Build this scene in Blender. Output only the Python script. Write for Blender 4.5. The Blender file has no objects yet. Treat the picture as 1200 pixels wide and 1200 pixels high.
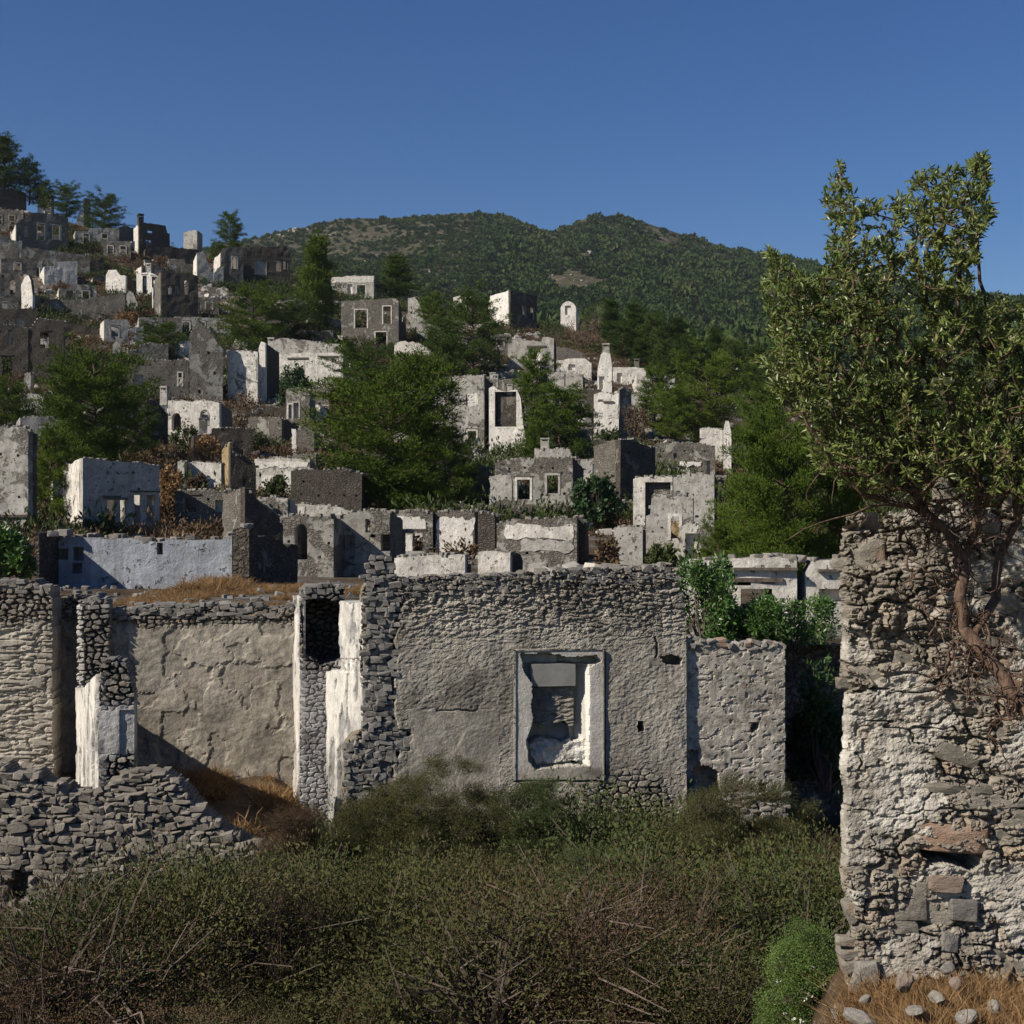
import bpy, bmesh, math, random
import numpy as np
from mathutils import Vector, Matrix
random.seed(7); RS = np.random.RandomState(11)
scene = bpy.context.scene
COL = scene.collection
R = math.radians
F = 1648.0          # focal length in pixels of a 1200 px wide frame (about 40 degrees across)

# ---------------------------------------------------------------- camera, sky, sun, exposure
cam_d = bpy.data.cameras.new('camera'); cam = bpy.data.objects.new('camera', cam_d); COL.objects.link(cam)
cam_d.sensor_width = 36.0; cam_d.lens = 36.0 * F / 1200.0
cam.location = (0, 0, 0); cam.rotation_euler = (R(90), 0, 0)
cam_d.clip_start = 0.1; cam_d.clip_end = 6000
scene.camera = cam
SUN = Vector((-1.0, -0.56, 0.82)).normalized()
sun_el = math.asin(SUN.z); sun_az = math.atan2(SUN.x, SUN.y)
world = bpy.data.worlds.new('World'); scene.world = world; world.use_nodes = True
wn = world.node_tree
sky = wn.nodes.new('ShaderNodeTexSky'); sky.sky_type = 'NISHITA'; sky.sun_disc = False
sky.sun_elevation = sun_el; sky.sun_rotation = sun_az
sky.altitude = 600; sky.air_density = 1.0; sky.dust_density = 0.15; sky.ozone_density = 3.5
hs = wn.nodes.new('ShaderNodeHueSaturation'); hs.inputs['Saturation'].default_value = 1.27; hs.inputs['Hue'].default_value = 0.512
wn.links.new(sky.outputs[0], hs.inputs['Color']); wn.links.new(hs.outputs[0], wn.nodes['Background'].inputs[0])
wn.nodes['Background'].inputs[1].default_value = 0.062
sun_d = bpy.data.lights.new('sun', 'SUN'); sun_d.energy = 5.0; sun_d.angle = R(0.5); sun_d.color = (1.0, 0.915, 0.79)
sun = bpy.data.objects.new('sun', sun_d); COL.objects.link(sun)
sun.rotation_euler = SUN.to_track_quat('Z', 'Y').to_euler(); sun.location = (-40, -20, 60)
scene.view_settings.view_transform = 'Standard'; scene.view_settings.look = 'None'
scene.view_settings.exposure = 0.34; scene.view_settings.gamma = 1.0
scene.view_settings.use_curve_mapping = False
scene.cycles.max_bounces = 6

# ---------------------------------------------------------------- noise in numpy
def _h(ix, iy, iz, seed):
    n = (ix * 374761393 + iy * 668265263 + iz * 2147483647 + seed * 974711) & 0xffffffff
    n = ((n ^ (n >> 13)) * 1274126177) & 0xffffffff
    n = ((n ^ (n >> 16)) * 2246822519) & 0xffffffff
    return ((n ^ (n >> 15)) & 0xffffff) / float(0xffffff)
def vnoise(x, y, z=0.0, seed=0):
    x = np.asarray(x, float); y = np.asarray(y, float); z = np.zeros_like(x) + z
    fx, fy, fz = np.floor(x), np.floor(y), np.floor(z)
    ix, iy, iz = fx.astype(np.int64), fy.astype(np.int64), fz.astype(np.int64)
    tx, ty, tz = x - fx, y - fy, z - fz
    tx = tx * tx * (3 - 2 * tx); ty = ty * ty * (3 - 2 * ty); tz = tz * tz * (3 - 2 * tz)
    r = 0
    for a in (0, 1):
        for b in (0, 1):
            for c in (0, 1):
                w = (tx if a else 1 - tx) * (ty if b else 1 - ty) * (tz if c else 1 - tz)
                r = r + w * _h(ix + a, iy + b, iz + c, seed)
    return r * 2 - 1
def fbm(x, y, z=0.0, oct=4, seed=0, gain=0.5):
    r = 0; a = 1.0; t = 0
    for o in range(oct):
        k = 2.03 ** o
        r = r + a * vnoise(np.asarray(x) * k + 17.3 * o, np.asarray(y) * k - 9.1 * o, np.asarray(z) * k + 3.7 * o, seed + o)
        t += a; a *= gain
    return r / t
def worley(x, y, seed=0):
    """distance to nearest cell point, to the cell border, and the cell's random number"""
    x = np.asarray(x, float); y = np.asarray(y, float)
    ix, iy = np.floor(x).astype(np.int64), np.floor(y).astype(np.int64)
    d1 = np.full(x.shape, 9.0); d2 = np.full(x.shape, 9.0); rid = np.zeros(x.shape)
    for a in (-1, 0, 1):
        for b in (-1, 0, 1):
            px = ix + a + 0.5 + 0.8 * (_h(ix + a, iy + b, ix * 0, seed) - 0.5)
            py = iy + b + 0.5 + 0.8 * (_h(ix + a, iy + b, ix * 0 + 5, seed) - 0.5)
            rr = _h(ix + a, iy + b, ix * 0 + 9, seed)
            d = np.sqrt((x - px) ** 2 + (y - py) ** 2)
            m = d < d1
            d2 = np.where(m, d1, np.minimum(d2, d)); rid = np.where(m, rr, rid); d1 = np.where(m, d, d1)
    return d1, (d2 - d1), rid
def sstep(a, b, x):
    t = np.clip((np.asarray(x, float) - a) / (b - a), 0, 1); return t * t * (3 - 2 * t)

# ---------------------------------------------------------------- mesh and object helpers
def mesh_np(name, V, Q=None, T=None, mats=(), attr=None, smooth=False, mi=None):
    V = np.asarray(V, np.float32).reshape(-1, 3)
    Q = np.zeros((0, 4), np.int32) if Q is None else np.asarray(Q, np.int32).reshape(-1, 4)
    T = np.zeros((0, 3), np.int32) if T is None else np.asarray(T, np.int32).reshape(-1, 3)
    me = bpy.data.meshes.new(name)
    me.vertices.add(len(V)); me.vertices.foreach_set('co', V.ravel())
    nl = len(Q) * 4 + len(T) * 3
    me.loops.add(nl); me.loops.foreach_set('vertex_index', np.concatenate([Q.ravel(), T.ravel()]).astype(np.int32))
    me.polygons.add(len(Q) + len(T))
    st = np.concatenate([np.arange(len(Q)) * 4, len(Q) * 4 + np.arange(len(T)) * 3]).astype(np.int32)
    me.polygons.foreach_set('loop_start', st)
    me.polygons.foreach_set('use_smooth', np.full(len(st), bool(smooth)))
    if mi is not None: me.polygons.foreach_set('material_index', np.asarray(mi, np.int32))
    for m in mats: me.materials.append(m)
    if attr is not None:
        a = me.color_attributes.new('mask', 'FLOAT_COLOR', 'POINT')
        c = np.ones((len(V), 4), np.float32); c[:, :attr.shape[1]] = attr
        a.data.foreach_set('color', c.ravel())
    me.update(calc_edges=True); me.validate()
    return me
def ob(name, me, parent=None, loc=None):
    o = bpy.data.objects.new(name, me); COL.objects.link(o)
    if parent is not None: o.parent = parent
    if loc is not None: o.location = loc
    return o
def tag(o, label=None, cat=None, group=None, kind=None):
    if label: o['label'] = label
    if cat: o['category'] = cat
    if group: o['group'] = group
    if kind: o['kind'] = kind
    return o
def thing(name, label, cat, loc=(0, 0, 0), group=None, rz=0):
    o = bpy.data.objects.new(name, None); COL.objects.link(o); o.location = loc; o.rotation_euler = (0, 0, rz)
    return tag(o, label, cat, group)

# ---------------------------------------------------------------- materials
class NT:
    def __init__(s, name, rough=0.9, spec=0.2):
        s.m = bpy.data.materials.new(name); s.m.use_nodes = True; s.t = s.m.node_tree
        s.b = s.t.nodes['Principled BSDF']; s.b.inputs['Roughness'].default_value = rough
        s.b.inputs['Specular IOR Level'].default_value = spec
        s.geo = s.t.nodes.new('ShaderNodeNewGeometry'); s.tc = s.t.nodes.new('ShaderNodeTexCoord'); s.oi = s.t.nodes.new('ShaderNodeObjectInfo')
        s.pos = s.geo.outputs['Position']
    def n(s, t, **k):
        x = s.t.nodes.new(t)
        for a, b in k.items(): setattr(x, a, b)
        return x
    def l(s, a, b): s.t.links.new(a, b)
    def val(s, sock, v):
        if isinstance(v, (int, float)): sock.default_value = v
        elif isinstance(v, tuple): sock.default_value = v if len(v) == len(sock.default_value) else (*v, 1)
        else: s.l(v, sock)
    def mapv(s, v, sc=(1, 1, 1)):
        x = s.n('ShaderNodeMapping'); s.l(v, x.inputs[0]); x.inputs['Scale'].default_value = sc; return x.outputs[0]
    def noise(s, v, scale, det=4, rough=0.6, dist=0.0, col=False):
        x = s.n('ShaderNodeTexNoise'); s.l(v, x.inputs['Vector']); x.inputs['Scale'].default_value = scale
        x.inputs['Detail'].default_value = det; x.inputs['Roughness'].default_value = rough; x.inputs['Distortion'].default_value = dist
        return x.outputs['Color'] if col else x.outputs['Fac']
    def vor(s, v, scale, feat='F1'):
        x = s.n('ShaderNodeTexVoronoi', feature=feat); s.l(v, x.inputs['Vector']); x.inputs['Scale'].default_value = scale; return x
    def ramp(s, f, stops):
        x = s.n('ShaderNodeValToRGB'); s.l(f, x.inputs[0]); e = x.color_ramp.elements
        while len(e) < len(stops): e.new(0.5)
        for i, (p, c) in enumerate(stops):
            e[i].position = p; e[i].color = (c, c, c, 1) if isinstance(c, (int, float)) else (*c, 1)
        return x.outputs[0]
    def mix(s, f, a, b, mode='MIX'):
        x = s.n('ShaderNodeMix', data_type='RGBA', blend_type=mode); s.val(x.inputs[0], f); s.val(x.inputs[6], a); s.val(x.inputs[7], b); return x.outputs[2]
    def math(s, op, a, b=0.0, c=None):
        x = s.n('ShaderNodeMath', operation=op); s.val(x.inputs[0], a); s.val(x.inputs[1], b)
        if c is not None: s.val(x.inputs[2], c)
        return x.outputs[0]
    def vadd(s, a, b):
        x = s.n('ShaderNodeVectorMath', operation='ADD'); s.l(a, x.inputs[0]); s.l(b, x.inputs[1]); return x.outputs[0]
    def vscale(s, a, k):
        x = s.n('ShaderNodeVectorMath', operation='SCALE'); s.l(a, x.inputs[0]); x.inputs['Scale'].default_value = k; return x.outputs[0]
    def bump(s, h, strength=0.5, dist=0.02):
        x = s.n('ShaderNodeBump'); s.val(x.inputs['Height'], h); x.inputs['Strength'].default_value = strength; x.inputs['Distance'].default_value = dist
        s.l(x.outputs[0], s.b.inputs['Normal']); return x
    def base(s, c): s.val(s.b.inputs['Base Color'], c); return s.m
    def attr(s, name='mask'):
        x = s.n('ShaderNodeAttribute', attribute_name=name); y = s.n('ShaderNodeSeparateColor'); s.l(x.outputs['Color'], y.inputs[0]); return y.outputs
def g3(c, k): return tuple(min(1, x * k) for x in c)

def ruin_mat(name, stone, plaster, cover, streak=0.35, size=0.17, grime=0.5):
    """rubble masonry with what is left of its plaster; cover = share still plastered"""
    m = NT(name, 0.95, 0.1)
    warp = m.vadd(m.mapv(m.pos, (1, 1, 1.7)), m.vscale(m.noise(m.pos, 5.0, 3, 0.6, col=True), 0.30))
    v = m.vor(warp, 1 / size); e = m.vor(warp, 1 / size, 'DISTANCE_TO_EDGE')
    sep = m.n('ShaderNodeSeparateColor'); m.l(v.outputs['Color'], sep.inputs[0])
    sc = m.ramp(sep.outputs[0], [(0.0, g3(stone, 0.62)), (0.35, g3(stone, 0.85)), (0.8, g3(stone, 1.15)), (1.0, g3(stone, 1.6))])
    sc = m.mix(0.72, sc, m.ramp(m.noise(m.pos, 3.6, 10, 0.88), [(0.38, g3(stone, 0.28)), (0.50, stone), (0.62, g3(stone, 2.1))]))
    joint = m.ramp(e.outputs['Distance'], [(0.0, 0.35), (0.16, 1.0)])
    sc = m.mix(joint, g3(stone, 0.6), sc)
    big = m.noise(m.pos, 0.8, 5, 0.6, 0.3)
    sc = m.mix(m.ramp(big, [(0.40, 0.0), (0.66, 0.5)]), sc, g3(stone, 1.45))
    n1 = m.math('ADD', m.math('MULTIPLY', m.noise(m.pos, 0.6, 9, 0.72, 0.5), 0.85), m.math('MULTIPLY', m.oi.outputs['Random'], 0.15))
    cut = 0.5 + (0.5 - cover) * 0.44
    pm = m.ramp(n1, [(max(0, cut - 0.012), 0.0), (min(1, cut + 0.012), 1.0)])
    st = m.noise(m.mapv(m.pos, (2.0, 2.0, 0.3)), 2.2, 8, 0.75)
    pc = m.mix(m.ramp(st, [(0.40, 0.0), (0.64, streak)]), plaster, g3(plaster, 0.40))
    pc = m.mix(m.ramp(m.noise(m.pos, 2.0, 10, 0.8, 0.4), [(0.44, 0.0), (0.62, grime)]), pc, g3(stone, 0.75))
    hol = m.ramp(m.noise(m.pos, 5.0, 3, 0.65), [(0.63, 0.0), (0.66, 1.0)])
    pc = m.mix(m.math('MULTIPLY', hol, 0.8), pc, g3(stone, 0.42))
    hh = m.mix(pm, m.math('MULTIPLY', m.math('ADD', m.ramp(e.outputs['Distance'], [(0, 0.0), (0.25, 1.0)]), m.noise(m.pos, 11, 5, 0.8)), 0.5),
               m.math('SUBTRACT', m.math('ADD', 0.85, m.math('MULTIPLY', m.noise(m.pos, 6, 8, 0.75), 0.5)), m.math('MULTIPLY', hol, 0.5)))
    m.bump(hh, 1.0, 0.10)
    return m.base(m.mix(pm, sc, pc))
WHITE = (0.72, 0.68, 0.61)
M = {}
M['g'] = ruin_mat('grey rubble stone', (0.165, 0.150, 0.128), (0.34, 0.325, 0.285), 0.36)
M['l'] = ruin_mat('light worn plaster', (0.215, 0.20, 0.172), (0.44, 0.42, 0.38), 0.70, grime=0.6)
M['w'] = ruin_mat('white plaster', (0.25, 0.225, 0.19), WHITE, 0.88, 0.5, grime=0.55)
M['b'] = ruin_mat('brown stone and side shade', (0.092, 0.08, 0.066), (0.18, 0.165, 0.14), 0.28)  # also doubles as the shade of right-hand side walls
M['m'] = ruin_mat('half plastered stone', (0.18, 0.165, 0.14), (0.55, 0.52, 0.46), 0.55, grime=0.5)
M['p'] = ruin_mat('whitewash', (0.34, 0.31, 0.27), (0.78, 0.74, 0.67), 1.0, 0.45, grime=0.40)
M['t'] = ruin_mat('tan plaster', (0.26, 0.20, 0.12), (0.48, 0.36, 0.2), 0.7)
M['u'] = ruin_mat('pale blue limewash', (0.28, 0.27, 0.26), (0.40, 0.43, 0.48), 0.93, 0.7, grime=0.5)

def leaf_mat(name, c1, c2, c3=None, trans=0.25, rough=0.55, spec=0.3, scale=3.0, world=False):
    m = NT(name, rough, spec)
    f = m.noise(m.pos if world else m.tc.outputs['Object'], scale, 5 if world else 3, 0.6)
    w = m.n('ShaderNodeTexWhiteNoise'); m.l(m.vscale(m.geo.outputs['Position'], 3.1), w.inputs['Vector'])
    fac = m.math('ADD', m.math('MULTIPLY', f, 0.9), m.math('MULTIPLY', m.oi.outputs['Random'], 0.25))
    c = m.ramp(fac, [(0.3, c1), (0.65, c2)] + ([(0.85, c3)] if c3 else []))
    m.base(c)
    tr = m.n('ShaderNodeBsdfTranslucent'); m.l(c, tr.inputs[0])
    mx = m.n('ShaderNodeMixShader'); mx.inputs[0].default_value = trans
    m.l(m.b.outputs[0], mx.inputs[1]); m.l(tr.outputs[0], mx.inputs[2]); m.l(mx.outputs[0], m.t.nodes['Material Output'].inputs[0])
    return m.m
M['pine'] = leaf_mat('pine needles', (0.040, 0.072, 0.010), (0.085, 0.128, 0.016), (0.13, 0.165, 0.025), 0.10, 0.7, 0.1, 0.7)
M['pine_dark'] = leaf_mat('dark pine needles', (0.026, 0.05, 0.010), (0.055, 0.088, 0.016), None, 0.08, 0.75, 0.1, 0.7)
M['maquis'] = leaf_mat('far wood leaves', (0.022, 0.042, 0.014), (0.050, 0.078, 0.022), (0.095, 0.105, 0.04), 0.1, 0.85, 0.05, 0.022, True)
M['olive'] = leaf_mat('mastic leaves', (0.075, 0.115, 0.022), (0.165, 0.195, 0.048), (0.27, 0.26, 0.09), 0.2, 0.42, 0.5, 2.5)
M['laurel'] = leaf_mat('glossy green leaves', (0.035, 0.085, 0.018), (0.075, 0.15, 0.03), (0.12, 0.19, 0.05), 0.22, 0.4, 0.5, 2.5)
M['fig'] = leaf_mat('dark broad leaves', (0.022, 0.05, 0.016), (0.04, 0.085, 0.022), None, 0.2, 0.5, 0.4, 2.5)
M['scrub'] = leaf_mat('thorny scrub', (0.044, 0.048, 0.016), (0.092, 0.092, 0.034), (0.15, 0.135, 0.062), 0.15, 0.8, 0.1, 2.0)
M['scrub_b'] = leaf_mat('brown scrub', (0.060, 0.038, 0.022), (0.11, 0.074, 0.042), (0.18, 0.13, 0.075), 0.12, 0.85, 0.1, 2.0)
M['scrub_g'] = leaf_mat('green scrub', (0.026, 0.040, 0.012), (0.062, 0.082, 0.024), (0.13, 0.15, 0.06), 0.18, 0.7, 0.2, 2.0)
M['bright'] = leaf_mat('bright green weed', (0.055, 0.10, 0.02), (0.12, 0.19, 0.04), (0.22, 0.28, 0.09), 0.25, 0.55, 0.3, 3.0)
M['straw'] = leaf_mat('dry grass', (0.15, 0.085, 0.038), (0.28, 0.175, 0.085), (0.40, 0.29, 0.16), 0.2, 0.9, 0.05, 2.0)
M['straw_d'] = leaf_mat('brown dry brush', (0.085, 0.055, 0.033), (0.145, 0.10, 0.06), (0.21, 0.155, 0.10), 0.1, 0.9, 0.05, 1.0)
M['flower'] = leaf_mat('white flowers', (0.6, 0.6, 0.5), (0.75, 0.75, 0.68), None, 0.2, 0.8, 0.1)
def bark(name, c1, c2, sc=20):
    m = NT(name, 0.9, 0.15); f = m.noise(m.mapv(m.tc.outputs['Object'], (1, 1, 0.3)), sc, 6, 0.7)
    m.bump(f, 0.8, 0.01); return m.base(m.ramp(f, [(0.35, c1), (0.65, c2)]))
M['bark'] = bark('bark', (0.045, 0.028, 0.02), (0.19, 0.125, 0.09), 60)
M['bark_d'] = bark('pine bark', (0.05, 0.035, 0.025), (0.13, 0.09, 0.06), 6)
M['twig'] = bark('twigs', (0.06, 0.045, 0.038), (0.16, 0.125, 0.10))
M['timber'] = bark('weathered timber', (0.06, 0.05, 0.04), (0.14, 0.12, 0.10), 9)
def rock_mat(name, c, var=0.5, lichen=(0.4, 0.38, 0.34), rust=None):
    m = NT(name, 0.92, 0.12); p = m.vadd(m.tc.outputs['Object'], m.vscale(m.oi.outputs['Location'], 3.7))
    f = m.noise(p, 2.2, 8, 0.72)
    a = m.ramp(m.oi.outputs['Random'], [(0, g3(c, 1 - var)), (0.5, c), (1.0, g3(c, 1 + var * 1.1))])
    b = m.mix(m.ramp(f, [(0.35, 0.0), (0.72, 0.85)]), m.mix(0.5, a, g3(c, 0.55)), m.mix(0.6, a, lichen))
    if rust: b = m.mix(m.ramp(m.noise(m.pos, 3.0, 5, 0.6), [(0.58, 0.0), (0.68, 0.8)]), b, rust)
    m.bump(m.math('ADD', f, m.math('MULTIPLY', m.noise(p, 9, 4, 0.7), 0.4)), 0.9, 0.03)
    return m.base(b)
M['rock'] = rock_mat('dark fieldstone', (0.185, 0.175, 0.16), 0.45)
M['rock_l'] = rock_mat('pale fieldstone', (0.30, 0.275, 0.24), 0.4, (0.5, 0.47, 0.42), (0.32, 0.17, 0.10))
M['rock_o'] = rock_mat('rusty red stone', (0.34, 0.22, 0.15), 0.15, (0.44, 0.37, 0.30), (0.42, 0.20, 0.11))
M['rock_r'] = rock_mat('brownish stone', (0.27, 0.20, 0.155), 0.2, (0.38, 0.33, 0.28))
M['rock_w'] = rock_mat('pale limestone', (0.45, 0.42, 0.37), 0.3, (0.55, 0.53, 0.48))

def relief_mat(name, plaster, stone, white=(0.72, 0.70, 0.64), fine=1.0, warm=(0.30, 0.23, 0.15)):
    """close masonry; mask: R = plastered, G = the stone's own tone, B = whitewashed"""
    m = NT(name, 0.94, 0.12); at = m.attr()
    f = m.noise(m.pos, 5.0 * fine, 8, 0.75); g = m.noise(m.pos, 1.1 * fine, 6, 0.65, 0.5); h = m.noise(m.pos, 28 * fine, 5, 0.75)
    sc = m.ramp(at[1], [(0.0, g3(stone, 0.5)), (0.45, stone), (0.8, g3(stone, 1.35)), (1.0, g3(warm, 1.1))])
    sc = m.mix(0.45, sc, m.ramp(f, [(0.32, g3(stone, 0.5)), (0.68, g3(stone, 1.7))]))
    pc = m.ramp(g, [(0.3, g3(plaster, 0.66)), (0.5, plaster), (0.72, g3(plaster, 1.22))])
    pc = m.mix(m.ramp(f, [(0.45, 0.0), (0.62, 0.55)]), pc, g3(plaster, 0.6))
    pc = m.mix(m.ramp(m.noise(m.pos, 2.0 * fine, 5, 0.6), [(0.55, 0.0), (0.75, 0.35)]), pc, warm)
    c = m.mix(at[0], sc, pc)
    c = m.mix(m.ramp(m.noise(m.pos, 0.9 * fine, 9, 0.72, 0.8), [(0.48, 0.0), (0.64, 0.75)]), c, g3(stone, 0.5))
    c = m.mix(m.ramp(m.noise(m.mapv(m.pos, (1, 1, .45)), 9.0 * fine, 10, 0.85), [(0.50, 0.0), (0.62, 0.65)]), c, g3(stone, 0.4))
    c = m.mix(m.ramp(m.noise(m.vadd(m.pos, m.vscale(m.pos, 0.37)), 1.7 * fine, 9, 0.78, 0.5), [(0.54, 0.0), (0.66, 0.5)]), c, g3(plaster, 1.35))
    wc = m.mix(m.ramp(m.noise(m.mapv(m.pos, (3, 3, 0.4)), 2.6, 6, 0.7), [(0.42, 0.0), (0.66, 0.6)]), white, (0.30, 0.26, 0.20))
    c = m.mix(at[2], c, wc)
    c = m.mix(m.ramp(h, [(0.3, 0.35), (0.5, 0.0)]), c, g3(stone, 0.35))
    m.bump(m.math('ADD', m.math('MULTIPLY', f, 0.6), m.math('MULTIPLY', h, 0.6)), 1.0, 0.028 / fine)
    return m.base(c)
M['facade'] = relief_mat('weathered grey render', (0.40, 0.365, 0.305), (0.21, 0.19, 0.158))
M['room'] = relief_mat('stained tan plaster', (0.37, 0.335, 0.275), (0.20, 0.18, 0.15), warm=(0.32, 0.23, 0.13))
M['low'] = relief_mat('pale lime render', (0.46, 0.42, 0.35), (0.23, 0.205, 0.17))
M['near'] = relief_mat('rough lime mortar', (0.46, 0.43, 0.375), (0.225, 0.195, 0.155), fine=2.0, warm=(0.36, 0.25, 0.16))
M['pierm'] = relief_mat('flaking plaster', (0.36, 0.355, 0.35), (0.20, 0.185, 0.165), white=(0.76, 0.73, 0.66))
m = NT('hard cement render', 0.9, 0.15); f_ = m.noise(m.pos, 7, 7, 0.7); m.bump(f_, 0.5, 0.008)
M['cement'] = m.base(m.ramp(f_, [(0.3, (0.19, 0.185, 0.17)), (0.7, (0.28, 0.27, 0.245))]))
# ground
m = NT('dry hillside earth', 1.0, 0.05)
n1 = m.noise(m.pos, 0.22, 8, 0.7, 0.6); n2 = m.noise(m.pos, 2.2, 6, 0.7); n3 = m.noise(m.pos, 0.07, 4, 0.6)
c_ = m.ramp(n2, [(0.3, (0.055, 0.042, 0.03)), (0.5, (0.12, 0.085, 0.055)), (0.7, (0.22, 0.165, 0.11))])
c_ = m.mix(m.ramp(n1, [(0.48, 0.0), (0.56, 1.0)]), c_, m.ramp(n2, [(0.35, (0.10, 0.095, 0.085)), (0.65, (0.30, 0.28, 0.25))]))
c_ = m.mix(m.ramp(n3, [(0.5, 0.0), (0.62, 0.6)]), c_, (0.06, 0.06, 0.03))
m.bump(m.math('ADD', n2, m.noise(m.pos, 9, 5, 0.7)), 1.0, 0.25)
M['hill'] = m.base(c_)
m = NT('mountain maquis and rock', 1.0, 0.03)
n1 = m.noise(m.pos, 0.012, 8, 0.65, 0.8); n2 = m.noise(m.pos, 0.16, 7, 0.7); n3 = m.noise(m.pos, 0.05, 6, 0.7)
c_ = m.ramp(n2, [(0.35, (0.045, 0.052, 0.03)), (0.52, (0.095, 0.085, 0.055)), (0.68, (0.19, 0.15, 0.105))])
c_ = m.mix(m.ramp(n3, [(0.6, 0.0), (0.66, 0.9)]), c_, m.ramp(n2, [(0.4, (0.13, 0.11, 0.09)), (0.62, (0.34, 0.31, 0.27))]))
c_ = m.mix(m.ramp(n1, [(0.5, 0.0), (0.6, 0.5)]), c_, (0.035, 0.045, 0.02))
m.bump(m.math('ADD', n2, n3), 1.0, 4.0)
M['mountain'] = m.base(c_)
m = NT('dry soil', 1.0, 0.05)
n1 = m.noise(m.pos, 1.2, 8, 0.7); n2 = m.noise(m.pos, 14, 6, 0.75)
c_ = m.ramp(n1, [(0.35, (0.06, 0.045, 0.028)), (0.6, (0.13, 0.085, 0.05)), (0.75, (0.24, 0.17, 0.11))])
m.bump(m.math('ADD', n1, m.math('MULTIPLY', n2, 0.5)), 1.0, 0.05)
M['soil'] = m.base(m.mix(m.ramp(n2, [(0.55, 0.0), (0.7, 0.5)]), c_, (0.26, 0.23, 0.19)))

# ---------------------------------------------------------------- terrain
PXS = np.array([-700, -300, 0, 200, 400, 600, 800, 1000, 1200, 1500, 1900.])
TT = [  # depth, height in frame of the ground at each bearing
 (21.5, [715, 715, 715, 715, 715, 715, 752, 758, 758, 758, 758]),
 (27.0, [700, 693, 690, 690, 690, 690, 726, 732, 735, 735, 735]),
 (38.0, [695, 690, 688, 690, 690, 690, 712, 722, 722, 722, 722]),
 (60.0, [640, 640, 645, 660, 670, 670, 668, 672, 680, 690, 700]),
 (80.0, [580, 580, 590, 600, 612, 614, 620, 640, 650, 660, 670]),
 (110.0, [490, 495, 510, 525, 538, 545, 562, 600, 620, 640, 650]),
 (140.0, [415, 420, 435, 455, 475, 490, 512, 555, 590, 610, 620]),
 (170.0, [340, 352, 370, 392, 425, 440, 462, 515, 560, 580, 590]),
 (200.0, [270, 285, 312, 345, 375, 402, 428, 480, 530, 550, 560]),
 (240.0, [180, 205, 240, 292, 345, 376, 410, 455, 500, 520, 540]),
 (300.0, [250, 280, 325, 368, 388, 376, 412, 450, 485, 510, 530]),
 (450.0, [400, 400, 405, 415, 420, 420, 425, 430, 435, 450, 460]),
 (700.0, [400, 390, 370, 360, 358, 362, 378, 395, 410, 430, 440]),
 (1000.0, [380, 360, 335, 310, 305, 305, 325, 350, 380, 400, 420]),
]
ridge = [(-700, 420), (-300, 380), (0, 330), (200, 300), (270, 284), (330, 270), (365, 266), (395, 257), (440, 259), (500, 253), (560, 248), (600, 257),
         (632, 270), (655, 273), (690, 253), (735, 253), (790, 271), (850, 290), (900, 301), (1000, 322), (1100, 345), (1200, 367), (1500, 420), (1900, 460)]
def gpx(px, Y):
    px = np.asarray(px, float); Y = np.asarray(Y, float)
    Ys = np.array([t[0] for t in TT] + [1300.0, 1800.0]); L = np.log(Ys)
    rows = [np.interp(px, PXS, t[1]) for t in TT]
    rr = np.interp(px, [a for a, b in ridge], [b for a, b in ridge])
    rows.append(rr + 0 * px); rows.append(np.interp(px, [a for a, b in ridge], [b for a, b in ridge]) * 0.4 + 600 * 0.6)
    zs = np.stack([(600 - r) / F * y for r, y in zip(rows, Ys)])
    lY = np.clip(np.log(np.maximum(Y, 1)), L[0], L[-1])
    i = np.clip(np.searchsorted(L, lY) - 1, 0, len(L) - 2)
    y0, y1 = Ys[i], Ys[i + 1]; t = (np.exp(lY) - y0) / (y1 - y0)
    if zs.ndim == 1: return zs[i] * (1 - t) + zs[i + 1] * t
    ar = np.indices(px.shape)
    return zs[(i, *ar)] * (1 - t) + zs[(i + 1, *ar)] * t
def terr(x, y):
    x = np.asarray(x, float); y = np.asarray(y, float)
    z = gpx(600 + x * F / y, y)
    k = sstep(50, 120, y) * (1 - sstep(270, 450, y))
    z = z + k * 0.5 * fbm(x / 7, y / 7, oct=4, seed=3)
    k2 = sstep(400, 700, y) * (1 - 0.8 * sstep(1150, 1290, y))
    z = z + k2 * (20 * fbm(x / 150, y / 260, oct=4, seed=5) + 10 * np.abs(fbm(x / 70, y / 120, oct=4, seed=8)))
    z = z + sstep(1150, 1290, y) * 2.5 * fbm(x / 18, y / 30, oct=3, seed=9)
    return z
_YS = np.concatenate([np.arange(27, 330, 0.5)])
def solveY(px, base):
    z = gpx(np.full(len(_YS), float(px)), _YS); py = 600 - z * F / _YS
    k = np.where(py <= base)[0]
    return float(_YS[k[0]]) if len(k) else 240.0
def W3(px, py, Y): return Vector(((px - 600) / F * Y, Y, (600 - py) / F * Y))

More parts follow.
